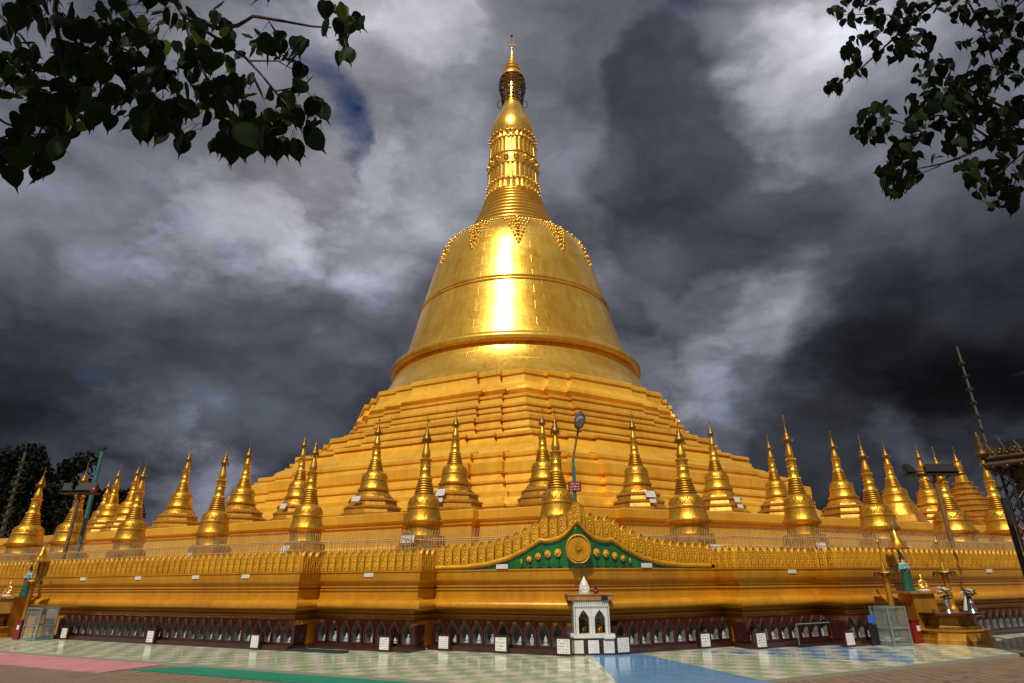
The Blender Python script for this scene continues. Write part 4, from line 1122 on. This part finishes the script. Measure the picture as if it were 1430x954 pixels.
# ------------------------------------------------------------------ carved canopy at the right edge
Yc = 13.5
pc = at(1421, 690, Yc)
can = thing('carved_canopy', 'dark canopy with carved gilt eaves on lattice columns at the right edge', 'pavilion', (pc.x, Yc, 0))
ze = at(1391, 646, Yc).z
P0 = Vector((-.32, .25, ze)); ca = Vector((.62, -.785, 0)); cb = Vector((.785, .62, 0))
def lattice(x, y, h):
    mb = MB(); r = .13
    cs = [(x-r, y-r), (x+r, y-r), (x+r, y+r), (x-r, y+r)]
    for cx_, cy_ in cs: mb.tube([(cx_, cy_, 0), (cx_, cy_, h)], .03, 6)
    k = int(h/.26)
    for i in range(k):
        z0_, z1_ = h*i/k, h*(i+1)/k
        for j in range(4):
            a, b2 = cs[j], cs[(j+1) % 4]
            mb.tube([(a[0], a[1], z0_), (b2[0], b2[1], z1_)], .015, 4); mb.tube([(b2[0], b2[1], z0_), (a[0], a[1], z1_)], .015, 4)
    return mb.build('lattice_column', M['black'], can)
ins = P0 + ca*.34 + cb*.34
cols_ = [ins, ins + ca*3.2, ins + cb*3.6, ins + ca*3.2 + cb*3.6]
for c in cols_: lattice(c.x, c.y, ze)
def quad(a, la, lb, z0_, z1_):
    o_ = [a, a + ca*la, a + ca*la + cb*lb, a + cb*lb]
    return [(q.x, q.y, z0_) for q in o_] + [(q.x, q.y, z1_) for q in o_]
BF = [(3,2,1,0),(4,5,6,7),(0,1,5,4),(1,2,6,5),(2,3,7,6),(3,0,4,7)]
mb = MB(); mb.add(quad(P0, 3.9, 4.3, ze, ze + .1), BF); mb.add(quad(P0 + ca*.3 + cb*.3, 3.3, 3.7, ze + .1, ze + .5), BF); mb.add(quad(P0 + ca*.8 + cb*.8, 2.3, 2.7, ze + .5, ze + 1.0), BF)
mb.build('roof', M['crown_dark'], can)
mb = MB(); mb.add(quad(P0 + ca*.2 + cb*.2, 3.5, 3.9, ze - .012, ze - .002), BF); mb.build('ceiling', M['stupa_base'], can)
def eave(a, d, L):
    mb = MB(); b2 = a + d*L; mb.tube([a + Vector((0, 0, -.02)), b2 + Vector((0, 0, -.02))], .06, 8); mb.tube([a + Vector((0, 0, .13)), b2 + Vector((0, 0, .13))], .045, 8)
    k = int(L/.26); rnd = random.Random(4)
    for i in range(k):
        q = a + d*((i+.5)*L/k); hh = .20 + .10*(i % 2)
        for j in range(5):
            an = j*1.2 + i; mb.ball(q + d*(.07*cos(an)) + Vector((0, 0, .23 + .06*sin(an))), .045, 6, 4)
        mb.tube([q + Vector((0, 0, .2)), q + d*.05 + Vector((0, 0, .3)), q - d*.02 + Vector((0, 0, .26 + hh))], [.05, .045, .01], 6)
        mb.tube([q - d*.09 + Vector((0, 0, .18)), q - d*.12 + Vector((0, 0, .28)), q - d*.06 + Vector((0, 0, .34))], [.035, .03, .01], 5)
        mb.ball(q + Vector((0, 0, -.08)), .05, 6, 4, (1.2, 1.2, .9))
    return mb.build('carved_eave', M['dark_gilt'], can, smooth=60)
eave(P0, ca, 3.9); eave(P0, cb, 4.3)
for c, d, L in ((ins, ca, 3.2), (ins, cb, 3.6)):
    mb = MB(); nn = Vector((-d.y, d.x, 0))*.04; N_ = 24
    f = lambda t_: ze - .06 - .75*abs(2*t_-1)**4
    q = [c + d*(L*i/N_) for i in range(N_+1)]
    mb.strip([[Vector((p.x, p.y, ze-.02)) - nn for p in q], [Vector((p.x, p.y, f(i/N_))) - nn for i, p in enumerate(q)], [Vector((p.x, p.y, f(i/N_))) + nn for i, p in enumerate(q)], [Vector((p.x, p.y, ze-.02)) + nn for p in q]])
    mb.build('arched_spandrel', M['dark_gilt'], can)
mb = MB(); mb.lathe([(.10, 0), (.15, .08), (.08, .2), (.11, .28), (.05, .4), (.07, .46), (.02, .6)], 10, P0 + Vector((0, 0, .15))); mb.build('corner_finial', M['dark_gilt'], can, smooth=50)

# ------------------------------------------------------------------ altars
def skin_figure(name, pts, edges, rad, mtl, parent):
    me = bpy.data.meshes.new(name); bm = bmesh.new(); lay = bm.verts.layers.skin.verify()
    vs = [bm.verts.new(p) for p in pts]
    for v, r in zip(vs, rad): v[lay].radius = (r, r) if not hasattr(r, '__len__') else r
    for a, b2 in edges: bm.edges.new((vs[a], vs[b2]))
    vs[0][lay].use_root = True
    bm.to_mesh(me); bm.free(); me.materials.append(mtl)
    o = bpy.data.objects.new(name, me); col.objects.link(o); o.parent = parent
    o.modifiers.new('skin', 'SKIN').use_smooth_shade = True
    sb = o.modifiers.new('sub', 'SUBSURF'); sb.levels = 2; sb.render_levels = 2
    return o
def deva(label, loc, rz, h=1.05):
    t = thing('deva_statue', label, 'statue', loc, rz); k = h/1.7
    pts = [(0,0,.92),(0,0,1.15),(0,0,1.36),(0,0,1.47),(0,-.01,1.55),(0,-.01,1.66), (.18,0,1.36),(.25,-.03,1.12),(.08,-.22,1.18),(.02,-.27,1.27), (-.18,0,1.36),(-.25,-.03,1.12),(-.08,-.22,1.18),(-.02,-.27,1.27),
           (.1,0,.88),(.11,-.01,.48),(.11,0,.08),(.11,-.12,.03),(-.1,0,.88),(-.11,-.01,.48),(-.11,0,.08),(-.11,-.12,.03)]
    edges = [(0,1),(1,2),(2,3),(3,4),(4,5),(2,6),(6,7),(7,8),(8,9),(2,10),(10,11),(11,12),(12,13),(0,14),(14,15),(15,16),(16,17),(0,18),(18,19),(19,20),(20,21)]
    rad = [.15,.13,.16,.055,.085,.08,.075,.055,.04,.03,.075,.055,.04,.03,.1,.08,.05,.035,.1,.08,.05,.035]
    pts = [(x*k, y*k, z*k) for x, y, z in pts]; rad = [r*k for r in rad]
    skin_figure('body', pts, edges, rad, M['skin_white'], t)
    mb = MB(); mb.lathe([(r*k, z*k) for r, z in smoothprof([(.34, .0), (.30, .2), (.24, .55), (.21, .85), (.18, 1.0), (.16, 1.06)], 3)], 20, sy=.75); mb.build('robe', M['robe_green'], t, smooth=60)
    mb = MB(); mb.lathe([(r*k, z*k) for r, z in ((.16, 1.04), (.19, 1.12), (.205, 1.28), (.215, 1.38), (.1, 1.45), (.075, 1.47))], 20, sy=.72)
    for s_ in (-1, 1):
        mb.tube([(s_*.19*k, 0, 1.38*k), (s_*.265*k, -.03*k, 1.12*k), (s_*.10*k, -.21*k, 1.18*k)], [.085*k, .075*k, .055*k], 8)
        mb.prism([(s_*.16*k, 1.40*k), (s_*.36*k, 1.5*k), (s_*.24*k, 1.34*k)], -.02*k, .02*k)
    mb.build('tunic', M['robe_teal'], t, smooth=50)
    mb = MB(); mb.tube([(.2*k, .02*k, 1.4*k), (0, -.17*k, 1.2*k), (-.17*k, -.12*k, .95*k)], .035*k, 6); mb.tube([(.3*k, .05*k, .2*k), (.34*k, .08*k, .8*k), (.3*k, .1*k, 1.3*k)], .04*k, 6); mb.build('sash', M['robe_green'], t, smooth=50)
    mb = MB(); mb.lathe([(.105*k, 1.66*k), (.125*k, 1.69*k), (.105*k, 1.73*k), (.11*k, 1.77*k), (.08*k, 1.82*k), (.085*k, 1.86*k), (.05*k, 1.93*k), (.015*k, 2.1*k)], 14)
    for s_ in (-1, 1): mb.prism([(s_*.1*k, 1.58*k), (s_*.19*k, 1.74*k), (s_*.12*k, 1.72*k)], -.015*k, .015*k)
    mb.build('crown', M['crown_dark'], t, smooth=40)
    mb = MB(); mb.ball((0, -.105*k, 1.60*k), .016*k, 6, 4, (1, 1.2, 1.6))
    for s_ in (-1, 1): mb.ball((s_*.035*k, -.088*k, 1.625*k), .012*k, 6, 4, (1.4, .6, .7), mi=1)
    mb.ball((0, -.092*k, 1.557*k), .014*k, 6, 4, (1.5, .5, .5), mi=1)
    mb.build('face', [M['skin_white'], M['black']], t, smooth=60)
    return t
def buddha(label, loc, rz, h=.36):
    t = thing('seated_buddha', label, 'statue', loc, rz); k = h/.9
    mb = MB(); mb.lathe([(.34*k, 0), (.36*k, .05*k), (.30*k, .1*k), (.33*k, .14*k)], 16, sy=.8); mb.build('lotus_seat', M['white_stone'], t, smooth=40)
    pts = [(0,0,.24),(0,0,.42),(0,-.01,.56),(0,-.01,.64),(0,-.02,.72),(0,-.02,.80),(.17,0,.56),(.23,-.05,.38),(.14,-.2,.25),(-.17,0,.56),(-.23,-.05,.38),(-.1,-.18,.27),(.3,-.1,.2),(.05,-.24,.19),(-.3,-.1,.2),(-.05,-.26,.2)]
    edges = [(0,1),(1,2),(2,3),(3,4),(4,5),(2,6),(6,7),(7,8),(2,9),(9,10),(10,11),(0,12),(12,13),(0,14),(14,15)]
    rad = [.14,.12,.14,.055,.085,.07,.06,.05,.035,.06,.05,.035,.09,.05,.09,.05]
    skin_figure('body', [(x*k, y*k, z*k) for x, y, z in pts], edges, [r*k for r in rad], M['spire_gold'], t)
    mb = MB(); mb.lathe([(.07*k, .80*k), (.05*k, .86*k), (.015*k, .94*k)], 10); mb.build('topknot', M['spire_gold'], t, smooth=60)
    return t
def column_part(alt, x, y, z0, h, tiph):
    mb = MB(); mb.lathe([(.12, 0), (.12, .08), (.085, .12), (.075, .2), (.07, h-.12), (.085, h-.08), (.08, h)], 16, (x, y, z0)); c = mb.build('column', M['stupa_base'], alt, smooth=40)
    mb = MB(); mb.lathe([(.08, h), (.12, h+.03), (.25, h+.08), (.27, h+.10), (.25, h+.13), (.12, h+.15)], 16, (x, y, z0))
    for k in range(8):
        a = 2*pi*k/8; mb.ball((x + .25*cos(a), y + .25*sin(a), z0 + h + .04), .03, 5, 4, (1, 1, 1.8))
    mb.build('capital', M['dark_gold'], c, smooth=40)
    mb = MB(); mb.lathe([(.08, h+.15), (.07, h+.24), (.035, h+.34), (.022, h+.5), (.016, tiph-.12), (.04, tiph-.1), (.045, tiph-.05), (.01, tiph)], 12, (x, y, z0)); mb.build('finial', M['stupa_gold'], c, smooth=50)
def vase(label, loc, white):
    t = thing('flower_vase', label, 'vase')
    t.location = loc
    mb = MB(); mb.lathe(smoothprof([(.085, 0), (.07, .03), (.03, .1), (.055, .17), (.075, .24), (.05, .3), (.075, .34)], 3), 16); mb.build('vase_body', M['silver'], t, smooth=60)
    rnd = random.Random(3 if white else 5)
    mb = MB()
    for k in range(26):
        a = rnd.uniform(0, 6.28); r = rnd.uniform(.03, .16); mb.ball((r*cos(a), r*sin(a), .36 + rnd.uniform(0, .2)), rnd.uniform(.025, .05), 6, 4, (1, 1, .5))
    mb.build('leaves', M['leaf_bunch'], t)
    mb = MB()
    for k in range(16):
        a = rnd.uniform(0, 6.28); r = rnd.uniform(.05, .19); c = Vector((r*cos(a), r*sin(a), .48 + rnd.uniform(-.05, .14)))
        for j in range(5): mb.ball(c + Vector((.03*cos(j*1.257), .03*sin(j*1.257), .005)), .024, 5, 3, (1, 1, .6), mi=(k % 3 == 0)*1)
    mb.build('flowers', [M['flower_pink'], M['flower_white']], t, smooth=60)
    if white:
        mb = MB(); rows = []
        for j in range(7):
            z = .50 - j*.075; rows.append([Vector(((.05+.02*j)*cos(2*pi*k/14)*(1+.12*(k % 2)) - .05, (.05+.02*j)*sin(2*pi*k/14)*(1+.12*(k % 2)) - .03, z)) for k in range(9)])
        mb.strip(rows); mb.build('draped_cloth', M['cloth'], t, smooth=60)
    return t
def altar(label, loc, rz, rear, colA, colB):
    t = thing('altar', label, 'altar', loc, rz)
    mb = MB(); mb.lathe([(.98, 0), (.98, .10), (.93, .13), (.90, .28), (.95, .31), (.86, .34)], 8, ph=pi/8, sy=.75); mb.build('lower_step', M['stupa_base'], t, smooth=20)
    mb = MB(); mb.lathe([(.70, .34), (.70, .40), (.64, .45), (.64, .60), (.76, .66)], 8, (0, .03, 0), ph=pi/8, sy=.75); mb.build('pedestal', M['dark_gold'], t, smooth=20)
    mb = MB(); mb.lathe([(.80, .665), (.84, .68), (.84, .725), (.80, .74)], 8, ph=pi/8, sy=.8); mb.build('slab', M['maroon'], t, smooth=20)
    mb = MB(); mb.box((rear[0], rear[1], .60), (.80, .6, 1.2), taper=.86); mb.build('rear_pedestal', M['stupa_base'], t)
    mb = MB(); mb.box((rear[0], rear[1], 1.23), (.92, .70, .06)); mb.build('rear_slab', M['wood'], t)
    column_part(t, colA[0], colA[1], colA[2], 1.64-colA[2], 2.6-colA[2]); column_part(t, colB[0], colB[1], colB[2], 1.64-colB[2], 2.6-colB[2])
    return t
def offering_umbrella(label, loc, h):
    t = thing('ceremonial_umbrella', label, 'umbrella', loc)
    mb = MB(); mb.tube([(0, 0, 0), (0, 0, h)], .025, 8); mb.build('pole', M['crown_dark'], t)
    mb = MB(); mb.lathe([(.30, 0), (.31, .02), (.24, .07), (.17, .16), (.12, .27), (.09, .38), (.055, .48), (.03, .52)], 24, (0, 0, h)); mb.build('canopy', M['stupa_gold'], t, smooth=50)
    mb = MB(); mb.lathe([(.03, .5), (.012, .58), (.012, .66), (.03, .68), (.008, .78)], 8, (0, 0, h))
    mb.build('finial', M['silver'], t)
    return t
def glassbox(label, loc, rz, w_, d_, h):
    t = thing('donation_box', label, 'donation box', loc, rz)
    mb = MB()
    for x in (-w_/2, w_/2):
        for y in (-d_/2, d_/2): mb.box((x, y, h/2), (.04, .04, h))
    for z in (.03, h*.45, h-.02):
        for y in (-d_/2, d_/2): mb.box((0, y, z), (w_-.04, .036, .036))
        for x in (-w_/2, w_/2): mb.box((x, 0, z), (.036, d_-.04, .036))
    mb.box((0, 0, .045), (w_-.05, d_-.05, .02)); mb.build('frame', M['frame_grey'], t)
    mb = MB(); mb.box((0, 0, h*.5), (w_-.045, d_-.045, h-.1)); mb.build('glass', M['glass'], t)
    mb = MB(); rnd = random.Random(2)
    for k in range(24): mb.box((rnd.uniform(-w_*.35, w_*.35), rnd.uniform(-d_*.35, d_*.35), .09 + rnd.uniform(0, .1)), (.12, .06, .008), RZ(rnd.uniform(0, 3)) @ Matrix.Rotation(rnd.uniform(-.5, .5), 4, 'X'))
    mb.build('banknotes', M['paper'], t)
    return t
def redbox(label, loc, rz):
    t = thing('red_box', label, 'box', loc, rz)
    mb = MB(); mb.box((0, 0, .27), (.34, .3, .54), taper=.94); mb.build('body', M['red'], t)
    mb = MB(); mb.box((0, 0, .56), (.36, .32, .04)); mb.build('lid', M['red'], t)
    mb = MB(); mb.box((.05, -.16, .36), (.13, .012, .13)); mb.build('label_card', M['paper'], t)
    return t
# right altar
A = Vector((11.75, 17.75)); rzA = .21
def loc(A, rz, x, y, z): v = RZ(rz) @ Vector((x, y, 0)); return (A.x + v.x, A.y + v.y, z)
altar('gilded altar with two columns and flower vases before the right wall', (A.x, A.y, 0), rzA, (-.45, .55), (-1.62, .2, 0), (.16, .05, .74))
deva('green-robed crowned deva statue standing on the right altar', loc(A, rzA, -.68, .5, 1.26), rzA - .2, .86)
offering_umbrella('gold ceremonial umbrella on a dark pole over the right deva statue', loc(A, rzA, -.50, .74, 1.26), 1.12)
buddha('small golden seated Buddha beside the green deva on the right altar', loc(A, rzA, -.28, .42, 1.26), rzA - .2, .42)
vase('silver vase of pink and white flowers on the right altar', loc(A, rzA, -.36, -.3, .74), False)
vase('silver vase with a white cloth draped over its flowers on the right altar', loc(A, rzA, .40, -.3, .74), True)
q = CN + eR*7.9 + nR*(2*DEP + .95)
glassbox('glass donation box in a pale metal frame beside the right altar', (q.x, q.y, 0), TR - .1, .62, .5, .92)
q = CN + eR*7.32 + nR*(2*DEP + .85)
t = thing('folding_sign', 'thin dark stand with a blue notice left of the right glass box', 'sign', (q.x, q.y, 0), TR - .05)
mb = MB(); mb.tube([(-.14, 0, 0), (-.14, 0, .95)], .014, 6); mb.tube([(.14, 0, 0), (.14, 0, .95)], .014, 6); mb.box((0, .02, .26), (.26, .02, .46)); mb.build('stand', M['black'], t)
mb = MB(); mb.box((0, 0, .62), (.27, .02, .18)); mb.build('notice', M['blue_sign'], t)
redbox('red box between the right glass box and the altar', loc(A, rzA, -1.12, .25, 0), TR)
# left altar
B = Vector((-17.9, 22.3)); rzB = -TL + .1
altar('gilded altar with columns at the left edge before the left wall', (B.x, B.y, 0), rzB, (.25, .6), (1.35, .35, 0), (-.35, .0, .74))
deva('dark crowned deva statue with teal tunic standing on the left altar', loc(B, rzB, .62, .62, 1.26), rzB + .3, .86)
offering_umbrella('gold ceremonial umbrella on a dark pole over the left deva statue', loc(B, rzB, .66, .85, 1.26), 1.12)
buddha('small golden seated Buddha left of the dark deva on the left altar', loc(B, rzB, .05, .45, 1.26), rzB + .2, .48)
q = CN + eL*17.4 + nL*(2*DEP + 1.1)
glassbox('glass donation box in a pale metal frame beside the left altar', (q.x, q.y, 0), -TL, .75, .5, .95)
q = CN + eL*18.15 + nL*(2*DEP + 1.2)
redbox('red box left of the left glass donation box', (q.x, q.y, 0), -TL)
# mats at the right edge
a = Vector((13.6, 17.6))
slab('dark_platform_mat', [a, a + eR*.2 + nR*1.0, a + eR*4.5 + nR*1.0, a + eR*4.5], 0.002, .11, M['dark_mat'], TR, None)
tag(bpy.data.objects['dark_platform_mat'], 'dark low platform on the tiles at the right edge', 'platform')
a = Vector((15.2, 19.0))
slab('pale_floor_mat', [a, a + eR*5, a + eR*5 - nR*.9, a - nR*.9], 0.002, .03, M['pale_mat'], TR, None)
tag(bpy.data.objects['pale_floor_mat'], 'pale grey mat behind the dark low platform at the right edge', 'mat')

# ------------------------------------------------------------------ trees
def leaf_shape(Lf):
    h = [(0, 0), (.22, .06), (.40, -.06), (.47, -.30), (.40, -.58), (.22, -.84), (.06, -1.0), (.015, -1.28), (0, -1.36)]
    out = h + [(-x, z) for x, z in h[-2:0:-1]]
    return [(x*Lf, z*Lf) for x, z in out]
def add_leaf(mb, p, Lf, rnd, flat=.5):
    yaw = rnd.gauss(0, .75); tilt = rnd.gauss(.1, .42); rollz = rnd.gauss(0, .38)
    R_ = RZ(yaw) @ Matrix.Rotation(tilt, 4, 'X') @ Matrix.Rotation(rollz, 4, 'Y')
    pts = leaf_shape(Lf); cup = rnd.uniform(.05, .3)
    vs = [p + (R_ @ Vector((x, abs(x)*cup + (z*z)*.4, z))) for x, z in pts]
    mid_ = p + (R_ @ Vector((0, 0, -.45*Lf)))
    n_ = len(vs)
    mb.add(vs + [mid_], [(k, (k+1) % n_, n_) for k in range(n_)])
DENS = 1.5
def peepal(name, label, base, trunk_pts, trunk_r, twigs, clusters, Yd, Lf, shade, seed, lm='leaf'):
    rnd = random.Random(seed)
    t = thing(name, label, 'tree', base)
    B0 = Vector(base)
    mb = MB(); mb.tube([Vector(p) - B0 for p in trunk_pts], trunk_r, 12); mb.build('trunk', M['bark'], t, smooth=60)
    tw = MB()
    for pts, r0, r1 in twigs:
        P_ = [p - B0 for p in pts]; n_ = len(P_)
        P_ = [p + Vector((rnd.gauss(0, .006), rnd.gauss(0, .01), rnd.gauss(0, .006))) for p in P_]
        tw.tube(P_, [r0 + (r1-r0)*i/(n_-1) for i in range(n_)], 6)
    lf = MB()
    for px, py, rad, cnt in clusters:
        c = at(px, py, Yd)
        sc = Yd/ (F*.9) 
        near = min(((p - c).length, p) for pts, _, _ in twigs for p in pts)[1]
        Yj = rnd.gauss(0, .14)*Yd*.5
        for k in range(int(cnt*DENS + .5)):
            a = rnd.uniform(0, 6.283); r = rad*math.sqrt(rnd.random())
            d = Yd + Yj + rnd.gauss(0, .10)*Yd
            q = at(px + r*cos(a), py + r*sin(a)*.9 - 14*(2.6/Yd), d)
            L_ = Lf*rnd.uniform(.7, 1.2)
            add_leaf(lf, q - B0, L_, rnd)
            st = q + (near - q)*.35 + Vector((0, 0, .03))
            if (q-st).length < .6: tw.tube([q - B0, (q+st)*.5 - B0 + Vector((0, 0, .02)), st - B0], .0016, 3, caps=False)
    for c, rad, cnt, L2 in shade:                            # the rest of the crown, over and behind the viewer
        c = Vector(c)
        for k in range(cnt):
            v = Vector((rnd.gauss(0, 1), rnd.gauss(0, 1), rnd.gauss(0, 1))).normalized()*(rnd.random()**.4)
            q = c + Vector((v.x*rad[0], v.y*rad[1], v.z*rad[2]))
            add_leaf(lf, q - B0, L2*rnd.uniform(.7, 1.3), rnd)
    cr = lf.build('crown', M[lm], t)
    tw.build('branches', M['bark'], t, smooth=60)
    return t
YL = 2.5
def A_(lst, Y): return [at(x, y, Y) for x, y in lst]
limbL = Vector((-1.7, .4, 4.9))
twL = [([limbL, at(215, -60, YL*.9), at(245, 0, YL), at(256, 18, YL), at(300, 37, YL), at(330, 30, YL), at(356, 25, YL), at(400, 31, YL), at(437, 37, YL), at(463, 43, YL)], .022, .004),
 ([at(256, 18, YL), at(280, 40, YL), at(300, 56, YL), at(345, 82, YL), at(365, 104, YL), at(385, 126, YL), at(398, 148, YL), at(415, 175, YL)], .011, .003),
 ([limbL, at(90, -80, YL*.9), at(74, 15, YL), at(83, 67, YL), at(90, 110, YL), at(70, 160, YL), at(40, 210, YL)], .018, .004),
 ([at(74, 15, YL), at(120, 40, YL), at(170, 70, YL), at(215, 90, YL), at(240, 130, YL)], .009, .003),
 ([at(-40, 0, YL), at(0, 22, YL), at(26, 48, YL), at(45, 75, YL), at(40, 120, YL)], .009, .003),
 ([at(120, -40, YL), at(150, 30, YL), at(180, 95, YL), at(190, 150, YL), at(175, 165, YL)], .01, .003),
 ([at(245, 0, YL), at(270, 80, YL), at(300, 130, YL), at(325, 170, YL), at(330, 210, YL)], .010, .003),
 ([at(385, 126, YL), at(420, 120, YL), at(445, 145, YL), at(450, 180, YL)], .004, .002),
 ([at(345, 82, YL), at(390, 88, YL), at(410, 95, YL)], .005, .002),
 ([at(-30, 150, YL), at(10, 175, YL), at(60, 190, YL), at(90, 200, YL)], .008, .003)]
clL = [(20,20,40,12),(20,110,48,24),(70,30,40,14),(60,190,42,24),(20,225,26,12),(62,245,16,4),(110,110,55,32),(95,165,45,26),(150,55,48,20),(150,150,32,14),(110,70,40,16),
 (210,30,50,20),(210,90,50,26),(228,145,48,28),(250,185,30,10),(198,182,18,5),(285,60,40,17),(290,120,45,24),(330,150,45,22),(340,200,36,14),(312,215,20,7),(390,165,32,13),
 (378,195,30,9),(425,185,18,4),(365,70,32,8),(400,80,22,4),(420,120,22,4),(470,40,22,6),(480,75,18,3),(500,42,6,1),(462,12,10,2),(445,150,12,3),(370,8,14,2),(308,6,12,2),(410,215,8,2),(438,205,6,1),(420,65,8,2)]
clL += [(x, y, 60, 26) for x in (-70, -160, -260) for y in (-60, 20, 100, 190)] + [(x, -70, 60, 26) for x in (40, 140, 240, 340)]
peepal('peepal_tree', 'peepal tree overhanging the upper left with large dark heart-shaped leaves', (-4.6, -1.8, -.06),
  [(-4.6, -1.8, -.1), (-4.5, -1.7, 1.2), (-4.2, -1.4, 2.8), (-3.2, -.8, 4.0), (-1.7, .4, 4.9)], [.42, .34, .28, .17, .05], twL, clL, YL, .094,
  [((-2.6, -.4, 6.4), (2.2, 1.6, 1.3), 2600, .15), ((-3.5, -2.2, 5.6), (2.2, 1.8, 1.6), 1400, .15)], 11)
YR = 4.6
limbR = Vector((6.6, 3.2, 6.0))
twR = [([limbR, at(1470, 130, YR), at(1430, 160, YR), at(1385, 198, YR), at(1338, 221, YR), at(1312, 231, YR), at(1280, 236, YR)], .03, .005),
 ([limbR, at(1400, -60, YR), at(1340, -20, YR), at(1302, 5, YR), at(1273, 29, YR), at(1240, 62, YR), at(1205, 92, YR), at(1180, 118, YR)], .028, .004),
 ([at(1385, 198, YR), at(1350, 170, YR), at(1310, 160, YR), at(1265, 173, YR), at(1235, 163, YR), at(1210, 170, YR)], .012, .003),
 ([at(1470, 150, YR), at(1400, 150, YR), at(1360, 130, YR), at(1320, 110, YR), at(1295, 105, YR)], .016, .004),
 ([at(1340, -20, YR), at(1370, 40, YR), at(1385, 90, YR), at(1370, 140, YR)], .012, .004),
 ([at(1470, 200, YR), at(1430, 210, YR), at(1400, 240, YR), at(1370, 262, YR), at(1360, 270, YR)], .012, .003),
 ([at(1273, 29, YR), at(1230, 20, YR), at(1180, 20, YR)], .008, .003),
 ([at(1440, -10, YR), at(1400, 30, YR), at(1360, 60, YR), at(1345, 66, YR)], .01, .003),
 ([at(1312, 231, YR), at(1280, 245, YR), at(1255, 262, YR)], .006, .002),
 ([at(1430, 215, YR), at(1415, 260, YR), at(1395, 288, YR)], .007, .003)]
clR = [(1165,18,8,3),(1180,28,12,5),(1200,10,24,9),(1215,22,22,13),(1250,28,28,20),(1246,58,32,26),(1276,65,26,20),(1197,65,22,9),(1182,78,10,5),(1198,100,15,6),(1170,124,10,5),(1162,128,6,2),(1292,13,28,15),
 (1341,12,28,14),(1390,10,36,22),(1420,25,20,10),(1374,32,22,8),(1374,62,8,2),(1345,65,8,3),(1312,91,18,8),(1293,114,22,10),(1406,58,24,15),(1390,97,36,24),(1415,110,24,14),(1325,130,28,22),(1358,137,36,34),(1331,162,36,36),(1286,156,26,20),
 (1233,156,10,5),(1211,169,14,8),(1198,186,9,4),(1214,198,11,5),(1231,182,14,6),(1244,224,12,6),(1260,214,22,13),(1279,188,18,10),(1268,248,18,11),(1246,258,12,7),(1230,242,5,2),(1250,273,8,4),(1331,206,14,5),(1305,227,7,2),(1370,182,36,30),(1406,179,28,22),
 (1403,211,20,9),(1351,240,12,7),(1383,234,22,13),(1364,264,14,8),(1390,260,22,13),(1412,270,22,13),(1392,290,8,3),(1410,292,10,4),(1422,240,14,7),(1425,150,18,12)]
clR += [(x, y, 48, 30) for x in (1480, 1560, 1650, 1750) for y in (-60, 20, 100, 180, 250)] + [(x, -60, 40, 24) for x in (1220, 1300, 1390)]
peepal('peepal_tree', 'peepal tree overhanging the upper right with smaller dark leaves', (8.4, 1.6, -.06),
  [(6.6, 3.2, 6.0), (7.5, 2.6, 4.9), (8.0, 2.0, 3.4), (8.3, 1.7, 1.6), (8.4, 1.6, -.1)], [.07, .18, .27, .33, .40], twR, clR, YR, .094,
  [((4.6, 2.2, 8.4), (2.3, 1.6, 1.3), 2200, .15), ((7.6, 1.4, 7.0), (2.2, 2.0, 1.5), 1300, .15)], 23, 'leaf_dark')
# far trees behind the platform at left
def fartree(label, x, y, h, w_, seed):
    rnd = random.Random(seed); t = thing('broadleaf_tree', label, 'tree', (x, y, 0), 0, 'dark trees behind the platform at left')
    mb = MB(); mb.tube([(0, 0, 0), (.2, 0, h*.3), (0, .1, h*.55), (.1, 0, h*.8)], [.4, .32, .22, .08], 8)
    for k in range(7):
        a = rnd.uniform(0, 6.28); z = h*rnd.uniform(.3, .6); mb.tube([(0, 0, z), (cos(a)*w_*.3, sin(a)*w_*.3, z + h*.12), (cos(a)*w_*.6, sin(a)*w_*.6, z + h*.2)], [.16, .1, .03], 6)
    mb.build('trunk', M['bark'], t)
    lf = MB()
    for k in range(26):
        a = rnd.uniform(0, 6.28); r = w_*rnd.random()**.6*.8; z = h*rnd.uniform(.38, .92)
        r *= (1.15 - .55*abs(z/h - .6)/.4); c = Vector((r*cos(a), r*sin(a), z)); cr = w_*rnd.uniform(.2, .36)
        for j in range(150):
            v = Vector((rnd.gauss(0, 1), rnd.gauss(0, 1), rnd.gauss(0, .8))).normalized()*(rnd.random()**.35)*cr
            add_leaf(lf, c + v, rnd.uniform(.3, .5), rnd)
    lf.build('crown', M['far_leaf'], t)
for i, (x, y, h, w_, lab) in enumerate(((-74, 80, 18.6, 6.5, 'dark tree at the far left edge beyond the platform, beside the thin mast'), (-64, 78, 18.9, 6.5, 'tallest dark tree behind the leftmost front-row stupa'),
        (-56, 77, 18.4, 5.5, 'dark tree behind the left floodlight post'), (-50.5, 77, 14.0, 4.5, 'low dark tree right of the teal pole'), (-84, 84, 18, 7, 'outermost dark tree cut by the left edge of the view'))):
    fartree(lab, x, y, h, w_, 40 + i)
